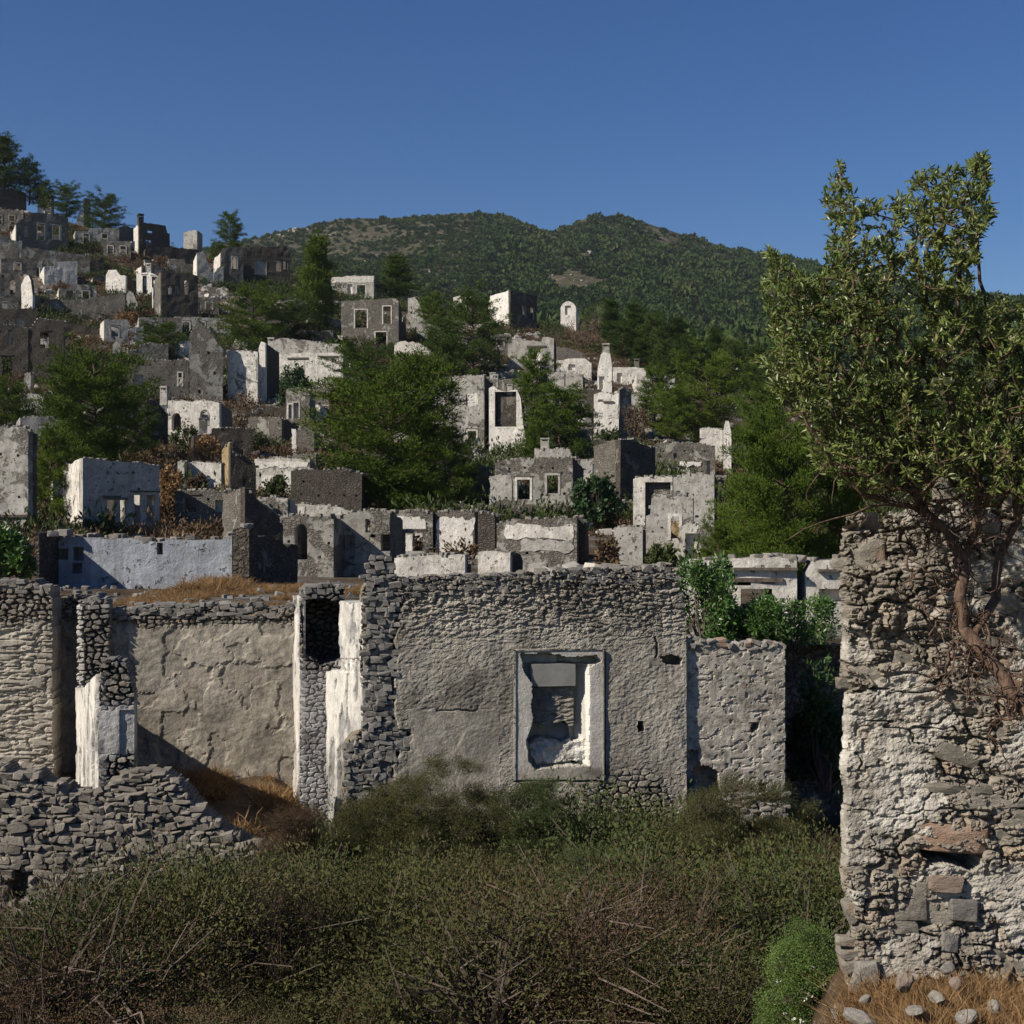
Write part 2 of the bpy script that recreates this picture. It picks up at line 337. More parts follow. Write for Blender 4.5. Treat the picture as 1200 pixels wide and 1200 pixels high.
def grid_mesh(name, X, Yv, Z, mats, smooth=True, mi=None):
    n, k = X.shape; V = np.stack([X, Yv, Z], -1).reshape(-1, 3)
    i = np.arange(n - 1)[:, None] * k + np.arange(k - 1)[None, :]
    Q = np.stack([i, i + 1, i + k + 1, i + k], -1).reshape(-1, 4)
    return mesh_np(name, V, Q, mats=mats, smooth=smooth)
pxg = np.arange(-900, 2100, 6.0)
def terrain(name, Ya, Yb, n, mat, label):
    yy = np.exp(np.linspace(math.log(Ya), math.log(Yb), n))
    PX, YY = np.meshgrid(pxg, yy); X = (PX - 600) / F * YY
    o = ob(name, grid_mesh(name, X, YY, terr(X, YY), [mat])); tag(o, label, kind='structure'); return o
terrain('hillside', 21.6, 330, 300, M['hill'], 'dry brown slope under the ruined village')
terrain('mountain', 329, 1800, 260, M['mountain'], 'wooded mountain ridge behind the village')

# ground in front of and under the nearest ruins
def near_z(x, y):
    x = np.asarray(x, float); y = np.asarray(y, float)
    z = -3.9 - 1.25 * sstep(9, 16.5, y) + 0.15 * fbm(x / 1.3, y / 1.3, oct=4, seed=21)
    z = z + 1.4 * (1 - sstep(1.5, 9, y))                                   # rises towards the camera
    z = z + (0.10 - 0.0) * (x + 6) * sstep(-6, 0, x) * 0.3
    z = z + 0.55 * sstep(9, 11, y) * (1 - sstep(16.2, 17, y)) * fbm(x / 1.1, y / 1.1, oct=2, seed=27)
    led = sstep(1.45, 1.95, x - 0.045 * (y - 7)) * (1 - sstep(8.0, 11.0, y))         # ledge under the close wall
    z = z * (1 - led) + led * (-2.62 + 0.05 * (7.5 - y) + 0.05 * fbm(x / 0.4, y / 0.4, oct=4, seed=22))
    room = sstep(17.0, 17.9, y) * (1 - sstep(-3.7, -2.3, x))             # floor of the roofless rooms
    z = z * (1 - room) + room * (-4.5 + 0.13 * (y - 17) + 0.12 * fbm(x / 0.7, y / 0.7, oct=3, seed=25))
    return z
gx = np.arange(-16, 14, 0.08); gy = np.concatenate([np.arange(1.0, 25.5, 0.08)])
GX, GY = np.meshgrid(gx, gy)
tag(ob('ground', grid_mesh('ground', GX, GY, near_z(GX, GY), [M['soil']])), 'dry stony soil in front of the ruins', kind='structure')

def rocks_mesh(name, n, seed, mat, pts=13):
    """split fieldstones: a knocked-about block with chipped corners"""
    out = []; r_ = np.random.RandomState(seed)
    for k in range(n):
        bm = bmesh.new()
        for a in (-1, 1):
            for b in (-1, 1):
                for c in (-1, 1):
                    v = np.array([a, b, c]) * 0.5 * r_.uniform(0.72, 0.98, 3)
                    if r_.rand() < 0.75:                             # chipped corner: two points instead of one
                        e = r_.randint(3); w = v.copy(); w[e] *= r_.uniform(0.45, 0.75); v[(e + 1) % 3] *= r_.uniform(0.6, 0.85); bm.verts.new(w)
                    bm.verts.new(v)
        for q in range(max(0, pts - 13) + 3):
            v = r_.normal(size=3); v /= np.abs(v).max() ** 0.8 * np.linalg.norm(v) ** 0.2; bm.verts.new(v * 0.5)
        bmesh.ops.convex_hull(bm, input=bm.verts)
        for v in [v for v in bm.verts if not v.link_faces]: bm.verts.remove(v)
        me = bpy.data.meshes.new(name); bm.to_mesh(me); bm.free(); me.materials.append(mat); out.append(me)
    return out
ROCK = rocks_mesh('stone', 16, 2, M['rock']); ROCK_L = rocks_mesh('stone', 16, 4, M['rock_l'], 15); ROCK_W = rocks_mesh('stone', 8, 6, M['rock_w'])

def round_rock(name, seed, mat, sub=2):
    r_ = np.random.RandomState(seed); bm = bmesh.new(); bmesh.ops.create_icosphere(bm, subdivisions=sub, radius=0.5)
    pl_ = [unit3(r_.normal(size=3)) for q in range(9)]
    for v in bm.verts:
        p = np.array(v.co)
        for d in pl_:
            k = p @ d
            if k > 0.34: p = p - d * (k - 0.34) * 0.9                 # flat broken faces
        p = p * (1 + 0.10 * float(fbm(p[0] * 5 + seed, p[1] * 5, p[2] * 5, 3, seed)))
        v.co = Vector(p)
    me = bpy.data.meshes.new(name); bm.to_mesh(me); bm.free(); me.materials.append(mat); return me
def unit3(v): return v / np.linalg.norm(v)

# ---------------------------------------------------------------- ruined walls of the village
class Acc:
    def __init__(s): s.v = []; s.q = []; s.t = []; s.mq = []; s.mt = []
    def quad(s, a, b, c, d, m=0):
        n = len(s.v); s.v += [a, b, c, d]; s.q.append((n, n + 1, n + 2, n + 3)); s.mq.append(m)
    def box(s, o, u, v, w, m=0):
        """box from corner o with edge vectors u, v, w"""
        o, u, v, w = map(Vector, (o, u, v, w)); n = len(s.v)
        s.v += [o, o + u, o + u + v, o + v, o + w, o + u + w, o + u + v + w, o + v + w]
        for f in ((0, 3, 2, 1), (4, 5, 6, 7), (0, 1, 5, 4), (1, 2, 6, 5), (2, 3, 7, 6), (3, 0, 4, 7)):
            s.q.append(tuple(n + i for i in f)); s.mq.append(m)
    def build(s, name, mats, parent=None):
        return ob(name, mesh_np(name, [tuple(p) for p in s.v], s.q, s.t, mats, mi=s.mq + s.mt), parent)

def wall_cells(P0, P1, th, zb, prof, holes, mats, parent, name='wall', step=0.32, rag=0.10, jit=0.035, cope=None):
    """upright wall from P0 to P1 (x, y); prof = [(s, z)] top line; holes = (s0, s1, z0, z1, kind)
    kind: 'o' opening, 'a' arched opening, 'n' niche, 'h' small socket. Its front looks to the right-hand side of P0->P1"""
    P0 = Vector((P0[0], P0[1], 0)); P1 = Vector((P1[0], P1[1], 0)); L = (P1 - P0).length; u = (P1 - P0) / L
    n = Vector((u.y, -u.x, 0))
    ps = [p[0] for p in prof]; pz = [p[1] for p in prof]
    S = {0.0, L}
    for h in holes:
        for q in (h[0], h[1]):
            if 0 < q < L: S.add(q)
        if h[4] == 'a':
            for k in range(1, 6): S.add(h[0] + (h[1] - h[0]) * k / 6)
    for p in ps:
        if 0 < p < L: S.add(p)
    k = 0.0; seed = int(abs(P0.x * 37 + P0.y * 91)) % 9999
    while k < L:
        if all(abs(k - q) > step * 0.4 for q in S): S.add(k)
        k += step * (0.7 + 0.6 * random.random())
    S = sorted(S)
    top = []
    for q in S:
        z = float(np.interp(q, ps, pz)); bt_n = float(fbm(q * 0.75 + seed, 0.5, oct=2, seed=14)); z -= (max(0, bt_n - 0.12) * 2.6 * min(1, rag / 0.15)) if rag > 0.16 else 0; top.append(z + rag * float(fbm(q * 2.2, seed * 1.7, oct=3, seed=4)) * 1.6)
    if cope is not None:
        q = 0.0
        while q < L:
            q += random.uniform(0.12, 0.30)
            if random.random() < 0.78:
                for dd_ in (random.uniform(0.06, th * .45), random.uniform(th * .55, th - .05)): cope.append((P0 + u * q - n * dd_ + Vector((0, 0, float(np.interp(q, S, top)) + random.uniform(-.02, .04))), random.uniform(0.10, 0.26)))
    Z = sorted({zb} | {h[2] for h in holes} | {h[3] for h in holes})
    zmax = max(top); z = zb
    while z < zmax:
        z += 0.8
        if all(abs(z - q) > 0.25 for q in Z): Z.append(z)
    Z = sorted(q for q in Z if q < zmax - 0.02); Z.append(None)
    acc = Acc()
    def vz(i, j): return top[i] if Z[j] is None else min(Z[j], top[i])
    def pt(s, z, d):
        e = jit * float(vnoise(s * 1.7, z * 1.9, seed)) if d < th * 0.9 else -jit * float(vnoise(s * 1.7, z * 1.9, seed + 3))
        return P0 + u * s - n * (d + e) + Vector((0, 0, z))
    kind = {}
    for i in range(len(S) - 1):
        for j in range(len(Z) - 1):
            sm = (S[i] + S[i + 1]) / 2; zlo, zhi = max(vz(i, j), vz(i + 1, j)), max(vz(i, j + 1), vz(i + 1, j + 1))
            if vz(i, j + 1) - vz(i, j) < 1e-4 and vz(i + 1, j + 1) - vz(i + 1, j) < 1e-4: kind[i, j] = 'x'; continue
            zm = (zlo + zhi) / 2; kk = 's'
            for h in holes:
                if h[0] < sm < h[1] and h[2] <= zm - 1e-4 and (Z[j + 1] or 1e9) <= h[3] + 1e-4: kk = h[4]
                if h[0] < sm < h[1] and Z[j + 1] is None and Z[j] >= h[2] - 1e-4 and h[3] >= zmax - 0.05: kk = h[4]
            kind[i, j] = kk
    for (i, j), kk in kind.items():
        if kk == 'x': continue
        a, b, c, d = (S[i], vz(i, j)), (S[i + 1], vz(i + 1, j)), (S[i + 1], vz(i + 1, j + 1)), (S[i], vz(i, j + 1))
        dep = {'n': 0.32, 'h': 0.3}.get(kk, 0)
        if kk in ('s', 'n', 'h'):
            acc.quad(*[pt(*q, dep) for q in (a, b, c, d)], 1 if kk == 'n' else 0)
            acc.quad(*[pt(*q, th) for q in (d, c, b, a)], 0)
        full = kk == 's'
        for (di, dj, e0, e1) in ((-1, 0, d, a), (1, 0, b, c), (0, -1, a, b), (0, 1, c, d)):
            o = kind.get((i + di, j + dj), 'x'); wide = 1 if (o in 'oan') else (2 if dj == 1 else 0)
            if kk == 's' and o != 's':
                t1 = th if o in ('o', 'a', 'x') else 0.32
                acc.quad(pt(*e0, 0), pt(*e0, t1), pt(*e1, t1), pt(*e1, 0), wide)
            elif kk in 'nh' and o in ('x', 'o', 'a'):
                acc.quad(pt(*e0, 0.3), pt(*e0, th), pt(*e1, th), pt(*e1, 0.3), 0)
    for h in holes:                                               # spandrels over the arched openings
        if h[4] != 'a': continue
        w = h[1] - h[0]; cx = (h[0] + h[1]) / 2; r = w / 2
        xs = [h[0] + w * k / 6 for k in range(7)]
        ar = [h[3] - r * 0.9 * (1 - math.sqrt(max(0, 1 - ((x - cx) / r) ** 2))) for x in xs]
        for k in range(6):
            A, B, C_, D = (xs[k], ar[k]), (xs[k + 1], ar[k + 1]), (xs[k + 1], h[3]), (xs[k], h[3])
            acc.quad(*[pt(*q, 0.003) for q in (A, B, C_, D)], 0); acc.quad(*[pt(*q, th - 0.003) for q in (D, C_, B, A)], 0)
            acc.quad(pt(*A, 0.003), pt(*A, th), pt(*B, th), pt(*B, 0.003), 1)
    m0 = mats[0]; return acc.build(name, [m0, mats[1] if len(mats) > 1 else m0, mats[2] if len(mats) > 2 else m0], parent)

class Plane:
    """an upright plane through pixel column pA at depth YA, turned by a degrees (right end farther if a > 0)"""
    def __init__(s, pA, YA, a=None, pB=None, YB=None):
        s.P0 = Vector(((pA - 600) / F * YA, YA, 0))
        if a is None:
            s.P1 = Vector(((pB - 600) / F * YB, YB, 0)); s.u = (s.P1 - s.P0).normalized()
        else:
            s.u = Vector((math.cos(R(a)), math.sin(R(a)), 0)); s.P1 = s.at(pB)
        s.L = (s.P1 - s.P0).length; s.n = Vector((s.u.y, -s.u.x, 0))
    def sx(s, px):
        t = (px - 600) / F; return (t * s.P0.y - s.P0.x) / (s.u.x - t * s.u.y)
    def at(s, px): return s.P0 + s.u * s.sx(px)
    def sz(s, px, py):
        k = s.sx(px); y = s.P0.y + s.u.y * k; return k, (600 - py) / F * y
    def prof(s, pts): return [s.sz(*p) for p in pts]
    def rect(s, x0, x1, y0, y1):
        a = s.sx(x0); b = s.sx(x1); m = s.P0.y + s.u.y * (a + b) / 2
        return a, b, (600 - y1) / F * m, (600 - y0) / F * m
    def pt(s, k, z, d=0.0): return s.P0 + s.u * k - s.n * d + Vector((0, 0, z))

def patch(parent, pl, r, mat, proud=0.03, name='plaster_patch', rag=0.06):
    s0, s1, z0, z1 = r; N = 44; pts = []
    for i in range(N):
        t = i / N * 4; k = int(t); f = t - k
        x, z = [(s0 + (s1 - s0) * f, z0), (s1, z0 + (z1 - z0) * f), (s1 - (s1 - s0) * f, z1), (s0, z1 - (z1 - z0) * f)][k]
        j = min(rag * (s1 - s0 + z1 - z0), 0.16); qx, qz = x + s0 * 7, z; x += j * float(fbm(qx * 3.3, qz * 3.3, 1.5, 3)); z += j * float(fbm(qx * 3.3, qz * 3.3, 7.5, 3)) * 1.6; pts.append((x, z))
    cx = (s0 + s1) / 2; cz = (z0 + z1) / 2; acc = Acc()
    n0 = len(acc.v); acc.v += [pl.pt(x, z, -proud) for x, z in pts] + [pl.pt(x, z, 0.05) for x, z in pts] + [pl.pt(cx, cz, -proud - 0.002)]
    for i in range(N):
        j = (i + 1) % N; acc.t.append((i, j, 2 * N)); acc.q.append((i, i + N, j + N, j))
    acc.mq = [0] * len(acc.q); acc.mt = [0] * len(acc.t)
    return acc.build(name, [mat], parent)

def surround(parent, pl, r, mat, w=0.16, proud=0.03):
    s0, s1, z0, z1 = r; acc = Acc(); n = pl.n; up = Vector((0, 0, 1))
    for (a, b, c, d) in ((s0 - w, s0, z0 - w * 0.6, z1 + w), (s1, s1 + w, z0 - w * 0.6, z1 + w * 0.8), (s0, s1, z1, z1 + w)):
        acc.box(pl.pt(a, c, 0.05), pl.u * (b - a), n * (0.05 + proud + random.random() * 0.008), up * (d - c))
    return acc.build('window_surround', [mat], parent)

def lintel(parent, pl, s0, s1, z, h=0.10, out=0.06):
    acc = Acc(); acc.box(pl.pt(s0, z, 0.25), pl.u * (s1 - s0), pl.n * (0.25 + out), Vector((0, 0, h)))
    return acc.build('lintel', [M['timber']], parent)

def chimney(parent, pl, px0, px1, py0, py1, mat, d=0.25):
    """tapering stack with a cap slab on little posts, standing on the wall head"""
    s0, s1, z0, z1 = pl.rect(px0, px1, py0, py1); w = s1 - s0; acc = Acc(); h = z1 - z0; up = Vector((0, 0, 1)); n = pl.n
    acc.box(pl.pt(s0, z0 - 0.3, d + w), pl.u * w, n * w, up * (h * 0.72 + 0.3))
    t = w * 0.16
    for a in (0, 1):
        for b in (0, 1):
            acc.box(pl.pt(s0 + a * (w - t), z0 + h * 0.72, d + (1 - b) * (w - t) + t), pl.u * t, n * t, up * (h * 0.16))
    o = acc.build('chimney', [mat], parent); acc = Acc()
    acc.box(pl.pt(s0 - t * 0.4, z0 + h * 0.88, d + w + t * 0.4), pl.u * (w + t * 0.8), n * (w + t * 0.8), up * (h * 0.12)); acc.build('chimney_cap', [mat], o)
    return o

PLACED = []
M['cope'] = rock_mat('weathered coping stones', (0.21, 0.19, 0.16), 0.3, (0.36, 0.34, 0.30))
ROCKNP = []
for me in ROCK[:10]:
    co = np.empty(len(me.vertices) * 3); me.vertices.foreach_get('co', co); me.calc_loop_triangles(); tr = np.empty(len(me.loop_triangles) * 3, int); me.loop_triangles.foreach_get('vertices', tr); ROCKNP.append((co.reshape(-1, 3), tr.reshape(-1, 3)))
def house(label, pL, pR, base, a, prof, holes=(), mat='g', rs=(4, 0.5), ls=(4, 0.5), bk=None, patches=(), chims=(), Y=None, sur=None,
          name='ruined_house', cat='ruin', group='ruined stone houses on the hillside', lint=(), bmat=None, smat=None, inner=None, th=0.5, rag=0.085, dz=None):
    pm = pL if Y else (pL + pR) / 2
    Yc = Y or solveY(pm, base)
    pl = Plane(pL, Yc, a, pR)
    if not Y:                                                     # put the middle of the front on the ground line
        mid = pl.pt(pl.L / 2, 0); Yc *= Yc / mid.y; pl = Plane(pL, Yc, a, pR)
    pr = pl.prof(prof)
    xs = np.linspace(0, pl.L, 6); zt = min(float(terr(pl.pt(k, 0).x, pl.pt(k, 0).y)) for k in xs)
    zb = min(zt, (600 - base) / F * Yc) - 1.2
    root = thing(name, label, cat, (pl.P0.x, pl.P0.y, zb), group); PLACED.append((pL, pR, min(q[1] for q in prof), base, Yc, label))
    root_inv = Vector((pl.P0.x, pl.P0.y, zb))
    made = []; cope = [] if Yc < 150 and rag > 0.04 else None
    def H(hs, p):
        out = []
        for h in hs:
            r = p.rect(*h[:4]); out.append((*r, h[4] if len(h) > 4 else 'o'))
        return out
    hs = H(holes, pl)
    if mat in 'glmwb' and pl.L > 2.2 and th < 0.6:
        zt_ = min(q[1] for q in pr); zg = (600 - base) / F * Yc; zz = zt_ - 0.45
        while zz > zg + 0.5:
            k = 0.4 + random.random() * 0.5
            while k < pl.L - 0.3:
                r4 = (k, k + 0.12, zz + random.uniform(-.05, .05), 0); r4 = (r4[0], r4[1], r4[2], r4[2] + 0.12)
                if random.random() < 0.6 and all(r4[1] < q[0] - .25 or r4[0] > q[1] + .25 or r4[3] < q[2] - .1 or r4[2] > q[3] + .2 for q in hs) and len(hs) < 16: hs.append((*r4, 'h'))
                k += random.uniform(0.6, 1.1)
            zz -= random.uniform(0.7, 1.1)
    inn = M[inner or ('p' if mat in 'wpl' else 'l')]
    cap = M['b' if mat in 'gb' else 'g']
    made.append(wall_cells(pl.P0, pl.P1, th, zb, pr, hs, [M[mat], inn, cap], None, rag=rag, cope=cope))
    for h in hs:
        if h[4] in 'oan' and (sur is None and mat in 'glm' and h[4] == 'o' or sur): made.append(surround(None, pl, h[:4], M['w' if mat != 'b' and random.random() < .5 else 'l'], 0.13))
        if h[4] == 'o' and h[1] - h[0] > 0.4: made.append(lintel(None, pl, h[0] - 0.2, h[1] + 0.2, h[3] + 0.13, 0.08, 0.035))
    back = -pl.n
    zR, zL = pr[-1][1], pr[0][1]; rng = random.Random(int(pL * 7 + base))
    def side(P, depth, z, drop, outn, first, ms):
        E = P + back * depth
        if first: Pa, Pb = E, P                                   # left side: front looks left
        else: Pa, Pb = P, E
        k = [(0, z - drop * 0.0), (depth * 0.25, z - drop * (0.1 + 0.2 * rng.random())), (depth * 0.5, z - drop * (0.4 + 0.4 * rng.random())), (depth * 0.75, z - drop * (0.6 + 0.3 * rng.random())), (depth, z - drop)]
        if first: k = [(depth - q, zz) for q, zz in reversed(k)]
        he = []
        if depth > 3.5 and rng.random() < 0.5 and not rs_plain: he = [(depth * 0.4, depth * 0.4 + 0.7, z - 2.2, z - 1.1, 'o')]
        return wall_cells(Pa, Pb, th, zb, k, he, [M[ms], inn, cap], None, rag=rag)
    rs_plain = mat in 'pw'
    if rs: made.append(side(pl.P1 - pl.u * 0.003 + back * (th + 0.002), rs[0] - th, zR - 0.02, rs[1], None, False, rs[2] if len(rs) > 2 else (smat or mat)))  # a darker material here puts the right face's shade into its colour
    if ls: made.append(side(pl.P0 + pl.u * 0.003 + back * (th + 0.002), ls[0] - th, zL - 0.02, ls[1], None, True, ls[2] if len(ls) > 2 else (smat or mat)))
    if bk:
        d = max(rs[0] if rs else 0, ls[0] if ls else 0) or 4
        Pa = pl.P0 + back * (d + 0.003); Pb = pl.P1 + back * (d + 0.003); z = (zR + zL) / 2 + bk[0]
        he = [(pl.L * f, pl.L * f + 0.7, z - 1.6, z - 0.5, 'n') for f in (0.2, 0.55) if pl.L > 3]
        made.append(wall_cells(Pa, Pb, th, zb, [(0, z - 0.2), (pl.L * 0.3, z), (pl.L * 0.6, z - 0.3 * rng.random()), (pl.L, z)], he, [M[bk[1]], inn, cap], None, rag=rag, cope=cope))
    for p in patches: made.append(patch(None, pl, pl.rect(*p[:4]), M[p[4] if len(p) > 4 else 'w']))
    for c in chims: made.append(chimney(None, pl, *c[:4], M[c[4] if len(c) > 4 else 'l']))
    for l_ in lint:
        s0, s1, z0, z1 = pl.rect(*l_); made.append(lintel(None, pl, s0, s1, z0, z1 - z0, 0.12))
    if cope:
        Vs, Ts, o_ = [], [], 0; r2 = np.random.RandomState(int(pL * 3 + base) % 9999)
        for p_, s_ in cope:
            co, tr = ROCKNP[r2.randint(len(ROCKNP))]; a_ = r2.uniform(0, 6.28); ca, sa = math.cos(a_), math.sin(a_)
            w_ = co * np.array([1.2, .9, .7]) * s_; Vs.append(np.stack([w_[:, 0] * ca - w_[:, 1] * sa, w_[:, 0] * sa + w_[:, 1] * ca, w_[:, 2]], 1) + np.array(p_)); Ts.append(tr + o_); o_ += len(co)
        made.append(tag(ob('coping_rubble', mesh_np('coping_rubble', np.concatenate(Vs), None, np.concatenate(Ts), mats=[M['cope' if mat != 'b' else 'rock']])), kind='stuff'))
    inv = Matrix.Translation(-root_inv)
    for o in made:
        o.data.transform(inv); o.parent = root
        for c_ in o.children: c_.data.transform(inv)
    return root, pl

G1 = 'roofless houses on the upper slope at the left'; G2 = 'ruins on the middle slope'; G3 = 'ruins just behind the near wall'; GW = 'broken terrace walls on the slope'
h = house
# --- upper left, seen against the sky and just below it
h('dark roofless hut at the far left edge below the hilltop pines', -20, 31, 246, 32, [(-20, 218), (3, 221), (12, 221), (31, 226)], mat='b', group=G1, ls=(3, .4, 'w'))
h('small rounded white wall stump between hilltop pines', 44, 60, 244, -12, [(44, 234), (47, 228), (54, 226), (60, 229)], mat='p', name='wall_stump', cat='wall stump', group=G1, rs=(1, .3), ls=(1, .3))
h('dark house with one bright window under the hilltop stump', 19, 80, 294, 30, [(19, 263), (24, 258), (31, 255), (36, 249), (52, 250), (66, 251), (80, 256)], [(44, 52, 262, 281), (62, 71, 264, 281), (28, 33, 264, 278, 'n')], 'g', group=G1, ls=(4, .8, 'w'), bk=(-1.0, 'w'), chims=[(53, 57, 247, 252)])
h('long dark terrace wall below the hilltop houses', 24, 105, 320, 22, [(24, 294), (29, 289), (60, 294), (105, 299)], [(80, 84, 312, 318)], 'g', name='terrace_wall', cat='wall', group=GW, rs=(1.5, .5, 'w'), ls=(2, .5))
h('low stepped wall right of the long terrace wall', 101, 122, 320, 25, [(101, 296), (106, 304), (116, 302), (122, 300)], mat='b', name='terrace_wall', cat='wall', group=GW, ls=(1.2, .4, 'w'), rs=None)
h('tall narrow pillar rising against the hilltop pine', 99, 106, 264, 30, [(99, 232), (106, 233)], mat='g', name='wall_pillar', cat='pillar', group=G1, ls=(1.2, .1, 'p'), rs=(1.2, .1), rag=0.03)
h('white broken lump at the foot of the hilltop pillar', 90, 101, 262, -5, [(90, 254), (94, 246), (97, 247), (101, 255)], mat='p', name='wall_stump', cat='wall stump', group=G1, rs=(.8, .3), ls=(.8, .3))
h('small grey hut with a white left edge on the skyline', 138, 159, 290, 30, [(138, 267), (146, 264), (159, 268)], mat='g', group=G1, ls=(2.5, .3, 'w'), rs=(2.5, .5))
h('black skyline house with a stub of chimney and two lit holes', 163, 199, 303, 32, [(163, 262), (170, 261), (180, 262), (194, 264), (196, 273), (199, 274)], [(171, 178, 281, 292), (173, 179, 270, 273)], 'b', group=G1, ls=(3, .3, 'w'), chims=[(163, 169, 250, 263, 'b')], bk=(-1.4, 'w'))
h('low black wall on the skyline between hut and stub', 170, 236, 309, 28, [(170, 292), (190, 289), (215, 291), (236, 293)], mat='b', name='terrace_wall', cat='wall', group=GW, rs=None, ls=(1, .3))
h('pale speckled stub of wall on the skyline', 215, 231, 294, -14, [(215, 273), (222, 270), (231, 270)], mat='l', name='wall_stump', cat='wall stump', group=G1, rs=(2, .3), ls=(1, .3))
h('house with two white columns left of the skyline pine', 231, 262, 334, 24, [(231, 297), (238, 292), (243, 304), (252, 313), (262, 312)], [(245, 250, 316, 328, 'n')], 'l', group=G1, ls=(3, .5, 'p'), rs=(3, .5), rag=.2)
h('dark house with slit window beneath the skyline pine', 259, 285, 336, 26, [(259, 296), (262, 290), (272, 289), (285, 290)], [(272, 278, 301, 315)], 'g', group=G1, ls=(4, .2, 'w'), rs=(4, .5), bk=(-.8, 'w'))
h('large dark block house with three openings right of the skyline pine', 285, 340, 338, 24, [(285, 290), (300, 289), (320, 290), (332, 287), (340, 292)], [(298, 312, 305, 322, 'n'), (324, 329, 305, 318), (332, 337, 306, 316)], 'b', group=G1, ls=(4, .1, 'g'), rs=(6, 1.6), bk=(-.8, 'w'))
# --- second row left
h('dark wall with lit arched window at the left edge', -12, 24, 356, 20, [(-12, 318), (6, 320), (24, 324)], [(12, 18, 327, 345, 'a'), (1, 5, 322, 347, 'n')], 'g', group=G1, bk=(-1, 'w'), rs=(3, .4), ls=(3, .4))
h('tall white wall end with rounded head at the left', 25, 38, 372, -18, [(25, 333), (29, 324), (33, 322), (36, 328), (38, 345)], mat='p', name='wall_stump', cat='wall stump', group=G1, rs=(1.6, .5, 'g'), ls=(1, .3))
h('long curved retaining wall under the dry terrace', 53, 146, 374, 14, [(53, 350), (70, 351), (96, 351), (120, 347), (146, 343)], mat='g', name='terrace_wall', cat='wall', group=GW, rs=(3, .2), ls=(3, .3))
h('white gable block with ragged rounded head', 124, 147, 346, -10, [(124, 322), (127, 317), (136, 316), (141, 322), (147, 323)], mat='p', group=G1, rs=(4, .4, 'b'), ls=(2, .5))
h('small dark hut with white left edge beside the white gable', 109, 126, 335, 28, [(109, 325), (118, 323), (126, 325)], mat='b', group=G1, ls=(1.6, .2, 'p'), rs=None)
h('white ruin front pierced by two tall black windows', 160, 188, 352, -10, [(160, 321), (168, 320), (176, 319), (188, 325)], [(167, 172, 323, 345), (178, 184, 324, 344)], 'p', group=G1, rs=(3, .4, 'b'), ls=(2, .5), chims=[(170, 176, 308, 320, 'l')], inner='g')
h('long dark roofless house with small lit windows', 189, 232, 378, 26, [(189, 318), (205, 321), (221, 320), (232, 323)], [(197, 202, 335, 345), (216, 221, 328, 345, 'a'), (205, 209, 334, 344, 'n')], 'b', group=G1, ls=(4, .6, 'g'), rs=(5, 1), bk=(-1, 'w'))
h('crumbling pale wall end between white front and dark house', 148, 161, 367, 8, [(148, 345), (151, 341), (156, 343), (161, 356)], mat='l', name='wall_stump', cat='wall stump', group=G1, rs=(1, .3), ls=(1, .4))
# --- third row left
h('left house of a rubble pair with blocked doorway, at the left edge', -14, 33, 450, 16, [(-14, 381), (10, 381), (26, 383), (33, 385)], [(2, 14, 418, 445), (9, 15, 386, 403, 'n')], 'b', group=G2, rs=(4, .4), ls=(4, .5))
h('brown rubble house with one lit window and stepped gable', 33, 75, 452, 16, [(33, 388), (39, 380), (45, 373), (60, 374), (75, 376)], [(47, 57, 389, 408)], 'b', group=G2, rs=(5, .4, 'g'), ls=(4, .3, 'p'), bk=(-.7, 'w'), sur=False)
h('low dark wall right of the rubble house', 76, 116, 394, 20, [(76, 379), (95, 380), (116, 386)], mat='b', name='terrace_wall', cat='wall', group=GW, rs=(1, .3), ls=None)
h('short white post on the brushy slope', 132, 141, 420, 14, [(132, 404), (136, 400), (141, 402)], mat='l', name='wall_stump', cat='wall stump', group=G2, ls=(1, .2, 'p'), rs=(1, .2, 'b'))
h('sloping white wall left of the tall stone corner', 188, 221, 424, -8, [(188, 405), (200, 402), (221, 399)], [(205, 209, 415, 421, 'h')], 'p', group=G2, rs=(4, .2), ls=(3, .4))
h('tall grey stone house corner in the left slope', 222, 261, 474, 12, [(222, 391), (228, 383), (231, 373), (237, 381), (245, 386), (252, 398), (257, 407), (261, 409)], [(232, 235, 457, 461, 'h'), (250, 253, 436, 439, 'h'), (243, 246, 412, 415, 'h')], 'g', group=G2, rs=(5, .8), ls=(4, .3), chims=[(230, 236, 372, 383, 'g')])
h('long dark house front with a narrow lit window behind the big pine', 139, 221, 470, 14, [(139, 421), (170, 421), (200, 422), (221, 422)], [(157, 168, 439, 456, 'n'), (209, 213, 437, 452)], 'g', group=G2, rs=None, ls=(4, .4), bk=(-1.1, 'w'))
h('round white stone drum below the rubble house', 24, 52, 486, 0, [(24, 468), (32, 462), (44, 462), (52, 466)], mat='l', name='wall_stump', cat='wall stump', group=G2, rs=(1.6, .1), ls=(1.6, .1))
h('pair of thin white wall edges left of the big pine', 67, 70, 462, 10, [(67, 430), (70, 432)], mat='p', name='wall_pillar', cat='pillar', group=G2, rs=(3, .4, 'b'), ls=(3, .4, 'b'), rag=.02)
h('tapering white wall edge beside the big pine', 77, 83, 468, 10, [(77, 428), (80, 421), (83, 436)], mat='p', name='wall_pillar', cat='pillar', group=G2, rs=(2, .4), ls=(2, .4), rag=.02)
h('small rounded stub left of the white wall edges', 28, 36, 460, 0, [(28, 444), (31, 437), (36, 437)], mat='l', name='wall_stump', cat='wall stump', group=G2, rs=(.8, .2), ls=(.8, .2))
